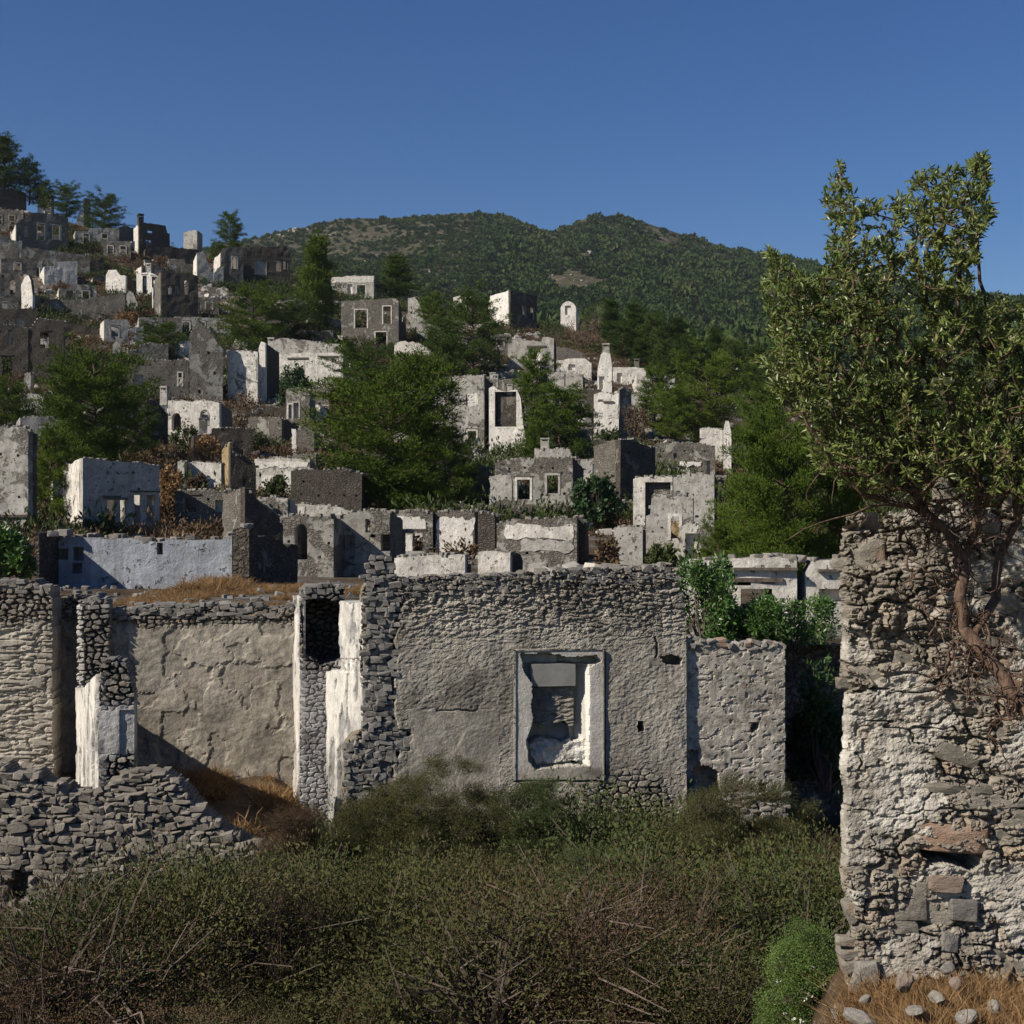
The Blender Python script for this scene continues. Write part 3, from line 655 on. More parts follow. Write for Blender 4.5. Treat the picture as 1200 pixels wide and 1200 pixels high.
h('white plastered room with a dark upright window slot', 267, 302, 475, -6, [(267, 411), (285, 411), (302, 412)], [(300.5, 301.5, 424, 445, 'n'), (285, 288, 447, 449, 'h')], 'w', group=G2, rs=None, ls=(4, .5))
h('tall white pillar between the plastered rooms', 303, 311, 474, -6, [(303, 408), (306, 400), (311, 402)], mat='p', name='wall_pillar', cat='pillar', group=G2, rs=(5, .3, 'b'), ls=(2, .4), rag=.03)
h('large white plastered back wall with stone band and two blocked windows', 320, 402, 458, -8, [(320, 400), (330, 396), (360, 399), (380, 402), (402, 403)], [(342, 356, 421, 435, 'n'), (381, 390, 420, 434, 'n'), (352, 354, 417, 419, 'h'), (394, 396, 432, 434, 'h'), (372, 374, 431, 433, 'h')], 'l', group=G2, rs=(5, .4), ls=(5, .3), patches=[(322, 400, 414, 455, 'w')], lint=[(337, 361, 419, 421), (375, 396, 417, 419)], chims=[(313, 320, 395, 410, 'l')], sur=True)
h('small stone room with a bright niche below the white back wall', 335, 363, 500, -6, [(335, 456), (350, 455), (363, 457)], [(344, 350, 472, 490, 'n'), (338, 342, 474, 490, 'n')], 'g', group=G2, rs=(2, .3), ls=(3, .4), sur=True)
h('stone block with a torn white patch right of the niche room', 366, 387, 480, -6, [(366, 456), (376, 455), (387, 456)], mat='g', group=G2, rs=(3, .3), ls=(3, .4), patches=[(368, 386, 474, 481, 'p')])
h('torn white plaster wall against the big central pine', 357, 381, 496, -8, [(357, 480), (362, 474), (372, 474), (381, 480)], mat='p', name='wall_stump', cat='wall stump', group=G2, rs=None, ls=(2, .5))
h('low grey stone hut with right side darkened for shade', 291, 330, 520, -12, [(291, 490), (310, 489), (330, 491)], [(296, 298, 502, 504, 'h')], 'g', group=G2, rs=(4, .2, 'b'), ls=(3, .4))
h('narrow stone pier with a white edge below the niche room', 347, 368, 536, -4, [(347, 505), (356, 496), (368, 502)], mat='g', group=G2, rs=(3, .5), ls=(2, .3, 'p'), patches=[(342.5, 347, 504, 532, 'p')])
# --- middle upper
h('small pale house front with a dark doorway high up between pines', 388, 438, 350, -6, [(388, 326), (410, 323), (438, 323)], [(418, 428, 334, 346), (407, 413, 333, 345, 'n')], 'l', group=G2, rs=(4, .3), ls=(4, .4), patches=[(388, 438, 324, 331, 'w')])
h('grey stone house with arched window, square window and low door', 400, 467, 408, -6, [(400, 353), (430, 351), (463, 350), (467, 353)], [(416, 430, 363, 384, 'a'), (449, 458, 359, 379), (440, 453, 389, 405), (420, 422, 372, 374, 'h')], 'g', group=G2, rs=(5.5, 2.6, 'b'), ls=(5, 1.5, 'g'), sur=True)
h('white wall edge under the right pine beside the arched house', 478, 498, 372, -10, [(478, 349), (486, 348), (492, 356), (498, 371)], mat='l', name='wall_stump', cat='wall stump', group=G2, rs=(2, .5), ls=(2, .3))
h('broken pale footing below the arched house', 462, 505, 424, -6, [(462, 402), (480, 400), (492, 404), (505, 409)], mat='w', name='wall_stump', cat='wall stump', group=G2, rs=(1, .4), ls=(1, .4), rag=.25)
h('small white block peeping over the dark pines', 531, 552, 362, -6, [(531, 348), (540, 346), (552, 346)], mat='p', group=G2, rs=(3, .3), ls=(2, .3))
h('tall square ruin with bright left face, shaded front and two see-through windows', 598, 629, 388, 36, [(598, 340), (612, 343), (629, 347)], [(612.5, 616.5, 358, 373), (621.5, 626, 360, 374)], 'b', group=G2, ls=(5.5, .2, 'p'), rs=(5, .4), bk=(-.5, 'p'), sur=False)  # sunlit left and shaded front are put into the two wall colours
h('house with black triangular shadow and upright posts below the square ruin', 595, 649, 438, -6, [(595, 398), (610, 396), (617, 399), (634, 400), (636, 395), (649, 396)], [(640, 645, 412, 430, 'n'), (619, 633, 407, 433, 'n')], 'l', group=G2, rs=(4, .2, 'b'), ls=(4, 1.4, 'l'), lint=[(617, 640, 405, 407)])
h('light stone house end right of the post house', 652, 688, 430, -6, [(652, 407), (668, 408), (680, 412), (688, 420)], mat='g', group=G2, rs=(3, .5), ls=None)
h('pale front with white band below the light stone house', 652, 693, 445, -6, [(652, 423), (664, 421), (685, 420), (693, 425)], [(666, 674, 427, 434, 'n')], 'w', group=G2, rs=(3, .5), ls=(2, .3))
h('block of pale masonry with vertical crack in the middle of the slope', 641, 683, 460, -6, [(641, 437), (650, 436), (670, 437), (683, 438)], [(661, 663, 438, 452, 'n')], 'l', group=G2, rs=(4, .3, 'b'), ls=(3, .6))
h('tall white chimney wall with stepped top', 700, 717, 472, -6, [(700, 434), (704, 416), (708, 412), (715, 414), (717, 427)], [(702, 708, 441, 456, 'n')], 'p', group=G2, rs=(3, .6, 'b'), ls=(2, .8), chims=[(706, 714, 402, 415, 'l')])
h('low white ruin with small chimney at the right end of the slope', 718, 757, 456, -6, [(718, 431), (735, 430), (745, 430), (757, 432)], [(723, 729, 437, 448, 'n'), (746, 752, 442, 450, 'n')], 'w', group=G2, rs=(3, .4), ls=(3, .2), chims=[(743, 749, 420, 431, 'g')])
h('white plastered front with broken shelf line beside the middle pine', 696, 725, 514, -8, [(696, 463), (705, 460), (714, 461), (725, 460)], [(701, 707, 468, 471, 'n')], 'p', group=G2, rs=None, ls=(3, .4), lint=[(707, 719, 470, 472)], patches=[(712, 724, 474, 490, 'w')])
h('dark square tower of wall at the right of the white plastered front', 726, 740, 512, 28, [(726, 457), (732, 453), (740, 456)], mat='g', group=G2, ls=(1, .1, 'w'), rs=(3, .8, 'w'))
h('tall pale house front behind the big pine with a low doorway', 505, 567, 532, -8, [(505, 442), (530, 441), (567, 440)], [(548, 558, 505, 519), (546, 552, 462, 476, 'n')], 'l', group=G2, rs=(5, .2, 'b'), ls=(5, .4), patches=[(505, 567, 441, 457, 'l'), (548, 560, 461, 476, 'p')])
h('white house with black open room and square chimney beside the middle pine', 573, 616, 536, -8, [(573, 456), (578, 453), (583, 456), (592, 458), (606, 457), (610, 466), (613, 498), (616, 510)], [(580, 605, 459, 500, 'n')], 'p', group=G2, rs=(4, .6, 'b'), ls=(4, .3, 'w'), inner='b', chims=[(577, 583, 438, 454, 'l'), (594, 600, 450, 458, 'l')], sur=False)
c_r, c_p = house('tiny white domed chapel on the rocky knoll', 657, 675, 373, -8, [(657, 360), (659.5, 356), (663, 353.6), (666, 353), (669, 353.6), (672.5, 356), (675, 360)], [(662, 669, 358, 369, 'n')], 'p', rs=(4, .1), ls=(4, .1), name='chapel', cat='chapel', group=None, rag=0.0, sur=False)
acc = Acc(); NS = 10                                              # barrel roof of the chapel
for i in range(NS):
    a0, a1 = math.pi * i / NS, math.pi * (i + 1) / NS; r_ = c_p.L / 2; zc = c_p.sz(666, 360)[1]
    p = lambda a_, d: c_p.pt(r_ - r_ * 0.97 * math.cos(a_), zc + r_ * 0.72 * math.sin(a_), d)
    acc.quad(p(a0, 0.2), p(a1, 0.2), p(a1, 4.0), p(a0, 4.0))
o = acc.build('roof', [M['p']]); o.data.transform(Matrix.Translation(-c_r.location)); o.parent = c_r
# --- nearer rows
h('stone house with two black windows in white surrounds', 580, 671, 614, -9, [(580, 541), (600, 539), (640, 537), (671, 536)], [(606, 621, 562, 585), (641, 654, 557, 578), (625, 628, 601, 605, 'h'), (612, 614, 575, 578, 'h'), (660, 663, 577, 580, 'h'), (634, 637, 578, 581, 'h')], 'g', group=G3, rs=(6, .4, 'b'), ls=(5, 1.6), sur=True, patches=[(574, 600, 557, 606, 'l')])
h('brown stone gable wall left of the house with two black windows', 540, 570, 602, -6, [(540, 550), (548, 546), (560, 546), (570, 548)], [(553, 556, 586, 589, 'h')], 'g', group=G3, rs=(3, .3, 'b'), ls=(3, .5))
h('wall with a torn white plaster band below the two-window house', 582, 676, 664, -9, [(582, 612), (620, 608), (676, 607)], [(640, 642, 640, 642, 'h')], 'g', group=G3, rs=(4, .5), ls=None, patches=[(592, 672, 616, 632, 'w'), (610, 672, 632, 646, 'l')])
h('rough stone wall end with exposed rubble beside the torn plaster band', 677, 686, 662, -9, [(677, 607), (682, 608), (686, 616)], mat='b', name='wall_pillar', cat='pillar', group=G3, rs=(1.5, .4), ls=None)
h('low white block behind the near wall left of the dark doorway', 560, 598, 676, -9, [(560, 647), (580, 646), (598, 646)], mat='w', group=G3, rs=(3, .3, 'b'), ls=(2, .3))
h('stone front with a tall arched doorway', 332, 391, 676, -5, [(332, 607), (350, 605), (391, 604)], [(345, 360, 614, 656, 'a'), (374, 376, 651, 654, 'h'), (384, 387, 635, 638, 'h'), (337, 340, 633, 636, 'h')], 'g', group=G3, rs=(3, .3), ls=(4, .3), bk=(-.4, 'w'))
h('stone room with a diagonal black shadow right of the arched doorway', 394, 457, 676, -5, [(394, 606), (410, 601), (440, 599), (457, 600)], [(399, 416, 627, 656, 'n'), (428, 434, 608, 624), (446, 457, 626, 646), (434, 440, 626, 630, 'h')], 'g', group=G3, rs=(3, .3), ls=None, sur=False, bk=(-.6, 'g'))
h('white plastered room with a tall slit doorway under a white lintel', 459, 507, 654, -6, [(459, 602), (480, 599), (507, 600)], [(484, 495, 625, 652), (466, 474, 626, 650, 'n')], 'g', group=G3, rs=(3, .5), ls=(2, .3), patches=[(460, 499, 606, 622, 'p'), (475, 483, 626, 650, 'p')], sur=False, bk=(-.8, 'w'))
h('bright white plaster panel wall with right edge darkened for shade', 510, 556, 654, -8, [(510, 600), (530, 599), (556, 599)], [(536, 541, 630, 634, 'n')], 'g', group=G3, rs=(3, .2, 'b'), ls=(3, .3), patches=[(511, 555, 607, 649, 'p')])
h('low white footing wall under the plaster panels', 462, 545, 678, -6, [(462, 653), (490, 651), (520, 650), (545, 650)], mat='w', name='terrace_wall', cat='wall', group=G3, rs=(1.5, .4, 'b'), ls=(1, .3))
h('small dark stone wall between white panel and torn plaster', 560, 580, 660, -6, [(560, 600), (570, 599), (580, 604)], mat='b', group=G3, rs=(2, .4), ls=None)
h('narrow stone chimney post in front of the big pine', 460, 473, 606, -6, [(460, 588), (466, 586), (473, 588)], mat='g', name='wall_pillar', cat='pillar', group=G3, rs=(1, .2), ls=(1, .2))
h('long brown stone wall below the left of the big pine', 341, 424, 610, -5, [(341, 552), (370, 550), (400, 549), (424, 556)], [(352, 354, 578, 580, 'h'), (386, 388, 577, 579, 'h')], 'b', group=G2, rs=(3, .4), ls=(3, .4))
h('low light wall with a white end under the long brown wall', 338, 420, 622, -5, [(338, 592), (360, 591), (400, 595), (420, 600)], mat='m', name='terrace_wall', cat='wall', group=G3, rs=(2, .4), ls=(1, .3), patches=[(339, 357, 594, 603, 'p')])
h('pale wall with stone cornice and two white panels', 298, 363, 585, -6, [(298, 538), (330, 537), (363, 538)], [(323, 330, 556, 578, 'n')], 'm', group=G2, rs=(2, .4), ls=(3, .4), patches=[(300, 361, 541, 548, 'p'), (306, 322, 557, 578, 'p'), (332, 343, 553, 568, 'p')])
h('plastered gable with steep black shadow triangle', 301, 337, 626, -6, [(301, 584), (320, 583), (337, 583)], mat='l', group=G2, rs=(2, .4), ls=None)
h('dark shadow wedge whose slanting top runs down to the right', 287, 333, 660, 30, [(287, 572), (300, 586), (318, 600), (328, 610), (333, 620)], mat='b', group=G3, rs=(2, .4), ls=(3, .2, 'g'))  # added dark wall in the outline of the gable's cast shadow
h('white back wall with a humped black shadow between two posts', 217, 259, 576, -6, [(217, 541), (240, 541), (259, 542)], mat='w', group=G2, rs=None, ls=(3.5, .1, 'w'))
h('pale post left of the humped shadow wall', 208, 216, 578, -8, [(208, 541), (216, 540)], mat='l', name='wall_pillar', cat='pillar', group=G2, rs=(1.5, .2), ls=(1, .2))
h('ochre plastered post with a peaked head', 260, 269, 578, -14, [(260, 529), (264, 522), (269, 519)], mat='t', name='wall_pillar', cat='pillar', group=G2, rs=(2, .4, 'b'), ls=(1.5, .3, 't'))
h('dark wall with a rounded broken head right of the ochre post', 270, 300, 600, 24, [(270, 523), (276, 533), (290, 536), (300, 546)], mat='b', group=G2, rs=(3, .8), ls=None)
h('long stone front with a black doorway and a torn white hollow', 205, 287, 624, 2, [(205, 576), (230, 575), (260, 575), (287, 574)], [(215, 230, 583, 620), (252, 277, 586, 618, 'n'), (207, 212, 590, 600, 'n')], 'g', group=G3, rs=(4, .3, 'b'), ls=(4, .4), bk=(-.6, 'w'), sur=False)
h('square house with speckled white left face and dark windowed right face', 97, 187, 628, 34, [(97, 536), (130, 540), (160, 543), (187, 546)], [(125, 137, 586, 622), (141, 150, 586, 618), (157, 168, 580, 613), (172, 183, 580, 612)], 'l', group=G3, ls=(3.4, .3, 'w'), rs=(5, .5), bk=(-.6, 'w'), lint=[(120, 150, 583, 585)], sur=False)
h('white fronted house with two arched windows and a little gabled chimney', 197, 257, 524, -8, [(197, 470), (220, 470), (245, 470), (257, 472)], [(201, 212, 484, 504, 'a'), (234, 246, 480, 499, 'a')], 'w', group=G2, rs=(3, .5, 'g'), ls=(4, .4, 'b'), inner='w', chims=[(186, 194, 452, 470, 'l')], sur=False)
h('dark gable side under the little chimney', 172, 197, 530, 30, [(172, 469), (178, 468), (186, 474), (197, 486)], [(179, 186, 495, 510, 'n')], 'b', group=G2, rs=None, ls=(2, .4, 'g'))
h('smooth grey rendered wall at the left edge', -60, 33, 632, -4, [(-60, 498), (0, 500), (20, 499), (30, 501), (33, 504)], [(10, 12, 600, 602, 'h')], 'l', group=G3, rs=(1.0, .1, 'b'), ls=None, lint=[(-60, 33, 603, 606)], bk=None)
# pale blue room
h('long roofless room wall with pale blue limewash and rubble coping', 46, 272, 700, 0, [(46, 626), (80, 628), (140, 634), (200, 632), (240, 630), (272, 626)], [(62, 80, 643, 656, 'n'), (85, 98, 641, 657, 'n'), (84, 96, 660, 672, 'n'), (184, 191, 636, 650, 'n')], 'u', group=G3, rs=None, ls=None, sur=False, inner='u', name='ruined_house', Y=28.5, rag=0.07)
h('black cross wall end at the left of the blue room', 41, 45.5, 700, 0, [(41, 625), (45.5, 627)], mat='b', group=G3, rs=None, ls=None, Y=27.3, name='wall_pillar', cat='pillar', th=1.2)
h('broken rubble wall end at the right of the blue room', 273, 292, 700, -10, [(273, 624), (282, 622), (292, 623)], mat='b', group=G3, Y=28.0, rs=(3, .3), ls=None, name='wall_pillar', cat='pillar', rag=.12)
# --- right middle
h('white block with an ochre sided post beside the right pines', 820, 847, 546, -8, [(820, 503), (825, 501), (847, 503)], mat='w', group=G2, rs=None, ls=(3, .3))
h('tall post with broken white head beside the right pines', 848, 857, 556, -8, [(848, 503), (850, 494), (854, 493), (857, 507)], mat='p', name='wall_pillar', cat='pillar', group=G2, rs=(2, .3, 't'), ls=(1, .2))
h('wide grey wall with pale forked plaster at the right', 768, 838, 562, -8, [(768, 520), (790, 519), (820, 520), (838, 523)], [(797, 800, 545, 552, 'h'), (828, 832, 540, 556, 'n')], 'g', group=G2, rs=(3, .3, 'b'), ls=(4, .3, 'b'), patches=[(796, 822, 541, 546, 'p'), (802, 808, 545, 557, 'p')])
h('black shaded wall left of the forked plaster wall', 727, 768, 600, 30, [(727, 515), (745, 514), (750, 520), (768, 524)], mat='b', group=G2, rs=(3, .5), ls=(3, .3, 'g'))
h('stone stub with a white column right of the broadleaf tree', 700, 724, 580, -8, [(700, 534), (712, 531), (724, 531)], mat='g', group=G2, rs=(3, .3, 'b'), ls=(2, .3), patches=[(701, 708, 546, 572, 'p'), (707, 722, 541, 549, 'w')])
h('tall house with a white left column and a dark hollow', 742, 788, 634, -8, [(742, 561), (750, 557), (770, 559), (788, 560)], [(756, 786, 565, 620, 'n')], 'w', group=G3, rs=None, ls=(4, .2, 'b'), inner='g', sur=False)
h('light masonry block with right side darkened for shade', 789, 837, 640, -10, [(789, 559), (810, 556), (837, 555)], [(802, 803, 566, 567, 'h')], 'l', group=G3, rs=(5, .3, 'b'), ls=None)
h('stepped stone house with a small reddish doorway', 757, 812, 656, -8, [(757, 606), (762, 604), (764, 580), (775, 577), (800, 578), (812, 580)], [(786, 796, 605, 631), (775, 777, 617, 619, 'h'), (764, 766, 622, 624, 'h')], 'l', group=G3, rs=(3, .3, 'b'), ls=(3, .3), bk=(-.5, 't'), sur=True)
h('speckled pale wall block at the right of the near rubble', 719, 753, 668, -8, [(719, 618), (735, 616), (753, 618)], [(726, 728, 630, 632, 'h'), (737, 739, 625, 627, 'h'), (744, 746, 640, 642, 'h'), (729, 731, 648, 650, 'h')], 'l', group=G3, rs=(3, .2, 'b'), ls=(3, .3))
h('rubble wall holding a small white arch', 796, 828, 664, -8, [(796, 618), (805, 613), (820, 616), (828, 622)], [(803, 820, 625, 660, 'n')], 'm', group=G3, rs=(3, .4), ls=(3, .3), inner='p', sur=False)
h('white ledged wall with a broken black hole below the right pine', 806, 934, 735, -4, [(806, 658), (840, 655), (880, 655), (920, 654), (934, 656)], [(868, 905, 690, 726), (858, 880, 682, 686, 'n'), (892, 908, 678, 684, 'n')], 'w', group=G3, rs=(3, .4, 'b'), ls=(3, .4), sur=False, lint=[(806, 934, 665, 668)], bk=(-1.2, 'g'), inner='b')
h('white moulded wall stub left of the near stone wall', 944, 1000, 740, -4, [(944, 676), (950, 662), (960, 656), (1000, 654)], [(960, 990, 690, 706, 'n')], 'w', group=G3, rs=None, ls=(3, .3), sur=False, lint=[(958, 1000, 667, 670)])

# ---------------------------------------------------------------- loose walls filling the terraces of the slope
rng = random.Random(5)
n_t = 0
while n_t < 70:
    px = rng.uniform(-30, 800); Y = rng.uniform(75, 225)
    py = 600 - float(gpx(px, Y)) * F / Y
    if px > 480 and (Y > 170 or rng.random() < 0.35): continue
    n_t += 1
    w = rng.uniform(25, 75) * 110 / Y; hp = rng.uniform(0.5, 1.3) * F / Y
    a = rng.uniform(5, 26) if px < 240 else rng.uniform(-10, 8)
    k = 5; xs = [px + w * i / k for i in range(k + 1)]
    tops = [(x, py - hp * rng.uniform(0.5, 1.15)) for x in xs]
    house('low broken dry stone terrace wall on the brown slope', px, px + w, py + 2, a, tops, mat=rng.choice('ggblm'), rs=(rng.uniform(1, 3), .4), ls=(rng.uniform(1, 3), .4),
          name='terrace_wall', cat='wall', group='low terrace walls between the ruins', rag=0.18)

# more roofless shells packed between the drawn ones
LABS = set(); HAND = list(PLACED); rng = random.Random(21); n_h = 0; tries = 0
def short(t):
    w = t.split(); out = []
    for i, q in enumerate(w):
        if i >= 3 and q in ('below', 'beside', 'at', 'right', 'left', 'behind', 'under', 'between', 'with', 'on', 'above', 'beneath', 'and', 'in', 'rising', 'peeping', 'whose', 'against', 'over'): break
        out.append(q)
    return ' '.join(out[:6])
while n_h < 96 and tries < 12000:
    tries += 1; px = rng.uniform(-20, 790); Y = rng.uniform(64, 222); lim = 238 if px < 260 else (195 if px < 560 else 165)
    if Y > lim: continue
    py = 600 - float(gpx(px, Y)) * F / Y; wm = rng.uniform(4.0, 8.0); hm = rng.uniform(2.3, 3.4); w = wm * F / Y; hp = hm * F / Y; r0 = (px, px + w, py - hp, py)
    if r0[1] > 800: continue
    bad = False
    for (a, b, t, bs, y2, lb) in PLACED:
        ox = min(r0[1], b) - max(r0[0], a); oy = min(r0[3], bs) - max(r0[2], t)
        if ox > 0 and abs(Y - y2) < 5.5: bad = True; break
        if ox > 0 and oy > 0:
            f = ox * oy / ((b - a) * (bs - t) if Y < y2 else w * hp)
            if f > (0.24 if Y < y2 else 0.65): bad = True; break
    if bad: continue
    n_h += 1; a = rng.uniform(14, 32) if px < 260 else rng.uniform(-12, 4); mat = rng.choice('ggglllmmwb' if px >= 260 else 'gggbbllmw')
    nw = rng.choice([1, 2, 2, 3]) if wm > 5 else rng.choice([0, 1, 2]); hs_ = []
    for k in range(nw):
        c = px + w * (k + 0.75 + rng.uniform(-.12, .12)) / (nw + 0.5); ww = 0.42 * F / Y; door = rng.random() < .25
        hs_.append((c - ww, c + ww, py - hp * .72, py - hp * (.05 if door else .34), rng.choice('oooan')))
    near = min(HAND, key=lambda q: abs((q[0] + q[1]) / 2 - (px + w / 2)) + abs(q[3] - py) * 1.2); dx = (px + w / 2) - (near[0] + near[1]) / 2
    pos = 'just right of' if dx > abs(py - near[3]) else ('just left of' if -dx > abs(py - near[3]) else ('above' if py < near[3] else 'below'))
    tone = {'g': 'grey stone', 'l': 'pale grey', 'm': 'half plastered', 'w': 'whitish', 'b': 'dark brown'}[mat]; ops = {0: 'blank', 1: 'one-opening', 2: 'two-opening', 3: 'three-opening'}[nw]
    lab = '%s %s shell %s the %s' % (tone, ops, pos, short(near[5]))
    if lab in LABS: lab = ('wider ' if wm > 6 else 'smaller ') + lab
    if lab in LABS: lab = 'another ' + lab
    if lab in LABS or len(lab.split()) > 16: n_h -= 1; continue
    LABS.add(lab)
    step_ = rng.uniform(.3, .8) * F / Y
    k_ = rng.choice([0, 0, 1, 2]); tp_ = [(px, py - hp), (px + w * .5, py - hp * rng.uniform(.97, 1.0)), (px + w, py - hp * rng.uniform(.93, 1.02))]
    if k_ == 1: tp_ = [(px, py - hp + step_), (px + w * .3, py - hp + step_), (px + w * .33, py - hp), (px + w, py - hp)]
    if k_ == 2: tp_ = [(px, py - hp), (px + w * .6, py - hp), (px + w * .66, py - hp + step_), (px + w, py - hp + step_ * 1.2)]
    dp = rng.uniform(3.5, 6)
    house(lab, px, px + w, py, a, tp_, hs_, mat, rs=(dp, rng.uniform(0, .7), 'b' if mat == 'g' and rng.random() < .5 else mat), ls=(dp, rng.uniform(0, .7), rng.choice(['w', 'l', mat])), bk=(rng.uniform(-.5, .3), rng.choice('wlg')),  # some grey shells get darker right sides, shade put into the stone colour
          chims=[(px + w * .1, px + w * .1 + .6 * F / Y, py - hp - .8 * F / Y, py - hp)] if rng.random() < .25 else (), group='more roofless shells packed on the slope')

# ---------------------------------------------------------------- vegetation tools
def unit(v): return v / np.maximum(np.linalg.norm(v, axis=-1, keepdims=True), 1e-9)
def leaf_quads(P, size, asp=0.4, up=0.0, D=None, rs=RS):
    N = len(P); size = np.asarray(size) * np.ones(N)
    if D is None: D = rs.normal(size=(N, 3)); D[:, 2] += up
    D = unit(D); S = unit(np.cross(D, rs.normal(size=(N, 3)))); Nn = np.cross(D, S); s = size[:, None]
    V = np.stack([P, P + D * s * 0.5 + S * s * asp * 0.5 + Nn * s * 0.08, P + D * s, P + D * s * 0.5 - S * s * asp * 0.5 + Nn * s * 0.08], 1).reshape(-1, 3)
    return V, np.arange(N * 4).reshape(-1, 4)
def tubes(segs, sides=5):
    """segs: list of (p0, p1, r0, r1)"""
    if not len(segs): return np.zeros((0, 3)), np.zeros((0, 4), int)
    A = np.array([s[0] for s in segs], float); B = np.array([s[1] for s in segs], float)
    ra = np.array([s[2] for s in segs])[:, None, None]; rb = np.array([s[3] for s in segs])[:, None, None]
    D = unit(B - A); h = np.where(np.abs(D[:, 2:3]) < 0.9, [[0, 0, 1.]], [[1., 0, 0]]); U = unit(np.cross(D, h)); W = np.cross(D, U)
    t = np.arange(sides) * 2 * np.pi / sides; c = np.cos(t)[None, :, None]; s_ = np.sin(t)[None, :, None]
    ring = U[:, None] * c + W[:, None] * s_
    V = np.concatenate([A[:, None] - D[:, None] * ra * 0.3 + ring * ra, B[:, None] + D[:, None] * rb * 0.3 + ring * rb], 1)
    n = len(segs); i = np.arange(n)[:, None] * 2 * sides; k = np.arange(sides)[None]; k2 = (k + 1) % sides
    return V.reshape(-1, 3), np.stack([i + k, i + k2, i + sides + k2, i + sides + k], -1).reshape(-1, 4)
def cat_mesh(name, parts, mats, smooth=False):
    Vs, Qs, MI, o = [], [], [], 0
    for V, Q, mi in parts:
        Vs.append(V); Qs.append(Q + o); MI.append(np.full(len(Q), mi)); o += len(V)
    return mesh_np(name, np.concatenate(Vs), np.concatenate(Qs), mats=mats, mi=np.concatenate(MI), smooth=smooth)
lib = bpy.data.collections.new('library of repeated growth')       # sources only; never in the scene
def scatter(name, label, pts, scl, src, parent=None, tilt=0.25, flat=None, idx=None):
    """one 'stuff' object: copies of the src meshes on the points, real geometry through geometry nodes"""
    c = bpy.data.collections.new(name + ' source')
    for i, me in enumerate(src):
        o = bpy.data.objects.new('%s_piece_%02d' % (name, i), me); c.objects.link(o)
    pts = np.asarray(pts, np.float32); N = len(pts)
    me = bpy.data.meshes.new(name); me.vertices.add(N); me.vertices.foreach_set('co', pts.ravel())
    a = me.attributes.new('sc', 'FLOAT_VECTOR', 'POINT'); s = np.asarray(scl, np.float32)
    if s.ndim == 1: s = np.repeat(s[:, None], 3, 1)
    if flat: s = s * np.array([[1, 1, flat]], np.float32)
    a.data.foreach_set('vector', s.astype(np.float32).ravel())
    rot = np.stack([RS.normal(size=N) * tilt, RS.normal(size=N) * tilt, RS.uniform(0, 6.28, N)], 1).astype(np.float32)
    a = me.attributes.new('rt', 'FLOAT_VECTOR', 'POINT'); a.data.foreach_set('vector', rot.ravel())
    a = me.attributes.new('ix', 'INT', 'POINT'); a.data.foreach_set('value', (RS.randint(0, len(src), N) if idx is None else np.clip(idx, 0, len(src) - 1)).astype(np.int32))
    me.update(); o = ob(name, me, parent); tag(o, label, kind='stuff')
    g = bpy.data.node_groups.new(name, 'GeometryNodeTree')
    g.interface.new_socket('Geometry', in_out='INPUT', socket_type='NodeSocketGeometry'); g.interface.new_socket('Geometry', in_out='OUTPUT', socket_type='NodeSocketGeometry')
    gi = g.nodes.new('NodeGroupInput'); go = g.nodes.new('NodeGroupOutput')
    ci = g.nodes.new('GeometryNodeCollectionInfo'); ci.inputs['Collection'].default_value = c
    ci.inputs['Separate Children'].default_value = True; ci.inputs['Reset Children'].default_value = True
    ip = g.nodes.new('GeometryNodeInstanceOnPoints'); ip.inputs['Pick Instance'].default_value = True
    def na(n, t): x = g.nodes.new('GeometryNodeInputNamedAttribute'); x.data_type = t; x.inputs[0].default_value = n; return x.outputs[0]
    L = g.links.new
    L(gi.outputs[0], ip.inputs['Points']); L(ci.outputs[0], ip.inputs['Instance']); L(na('ix', 'INT'), ip.inputs['Instance Index'])
    L(na('rt', 'FLOAT_VECTOR'), ip.inputs['Rotation']); L(na('sc', 'FLOAT_VECTOR'), ip.inputs['Scale'])
    L(ip.outputs[0], go.inputs[0])
    md = o.modifiers.new('growth', 'NODES'); md.node_group = g
    return o

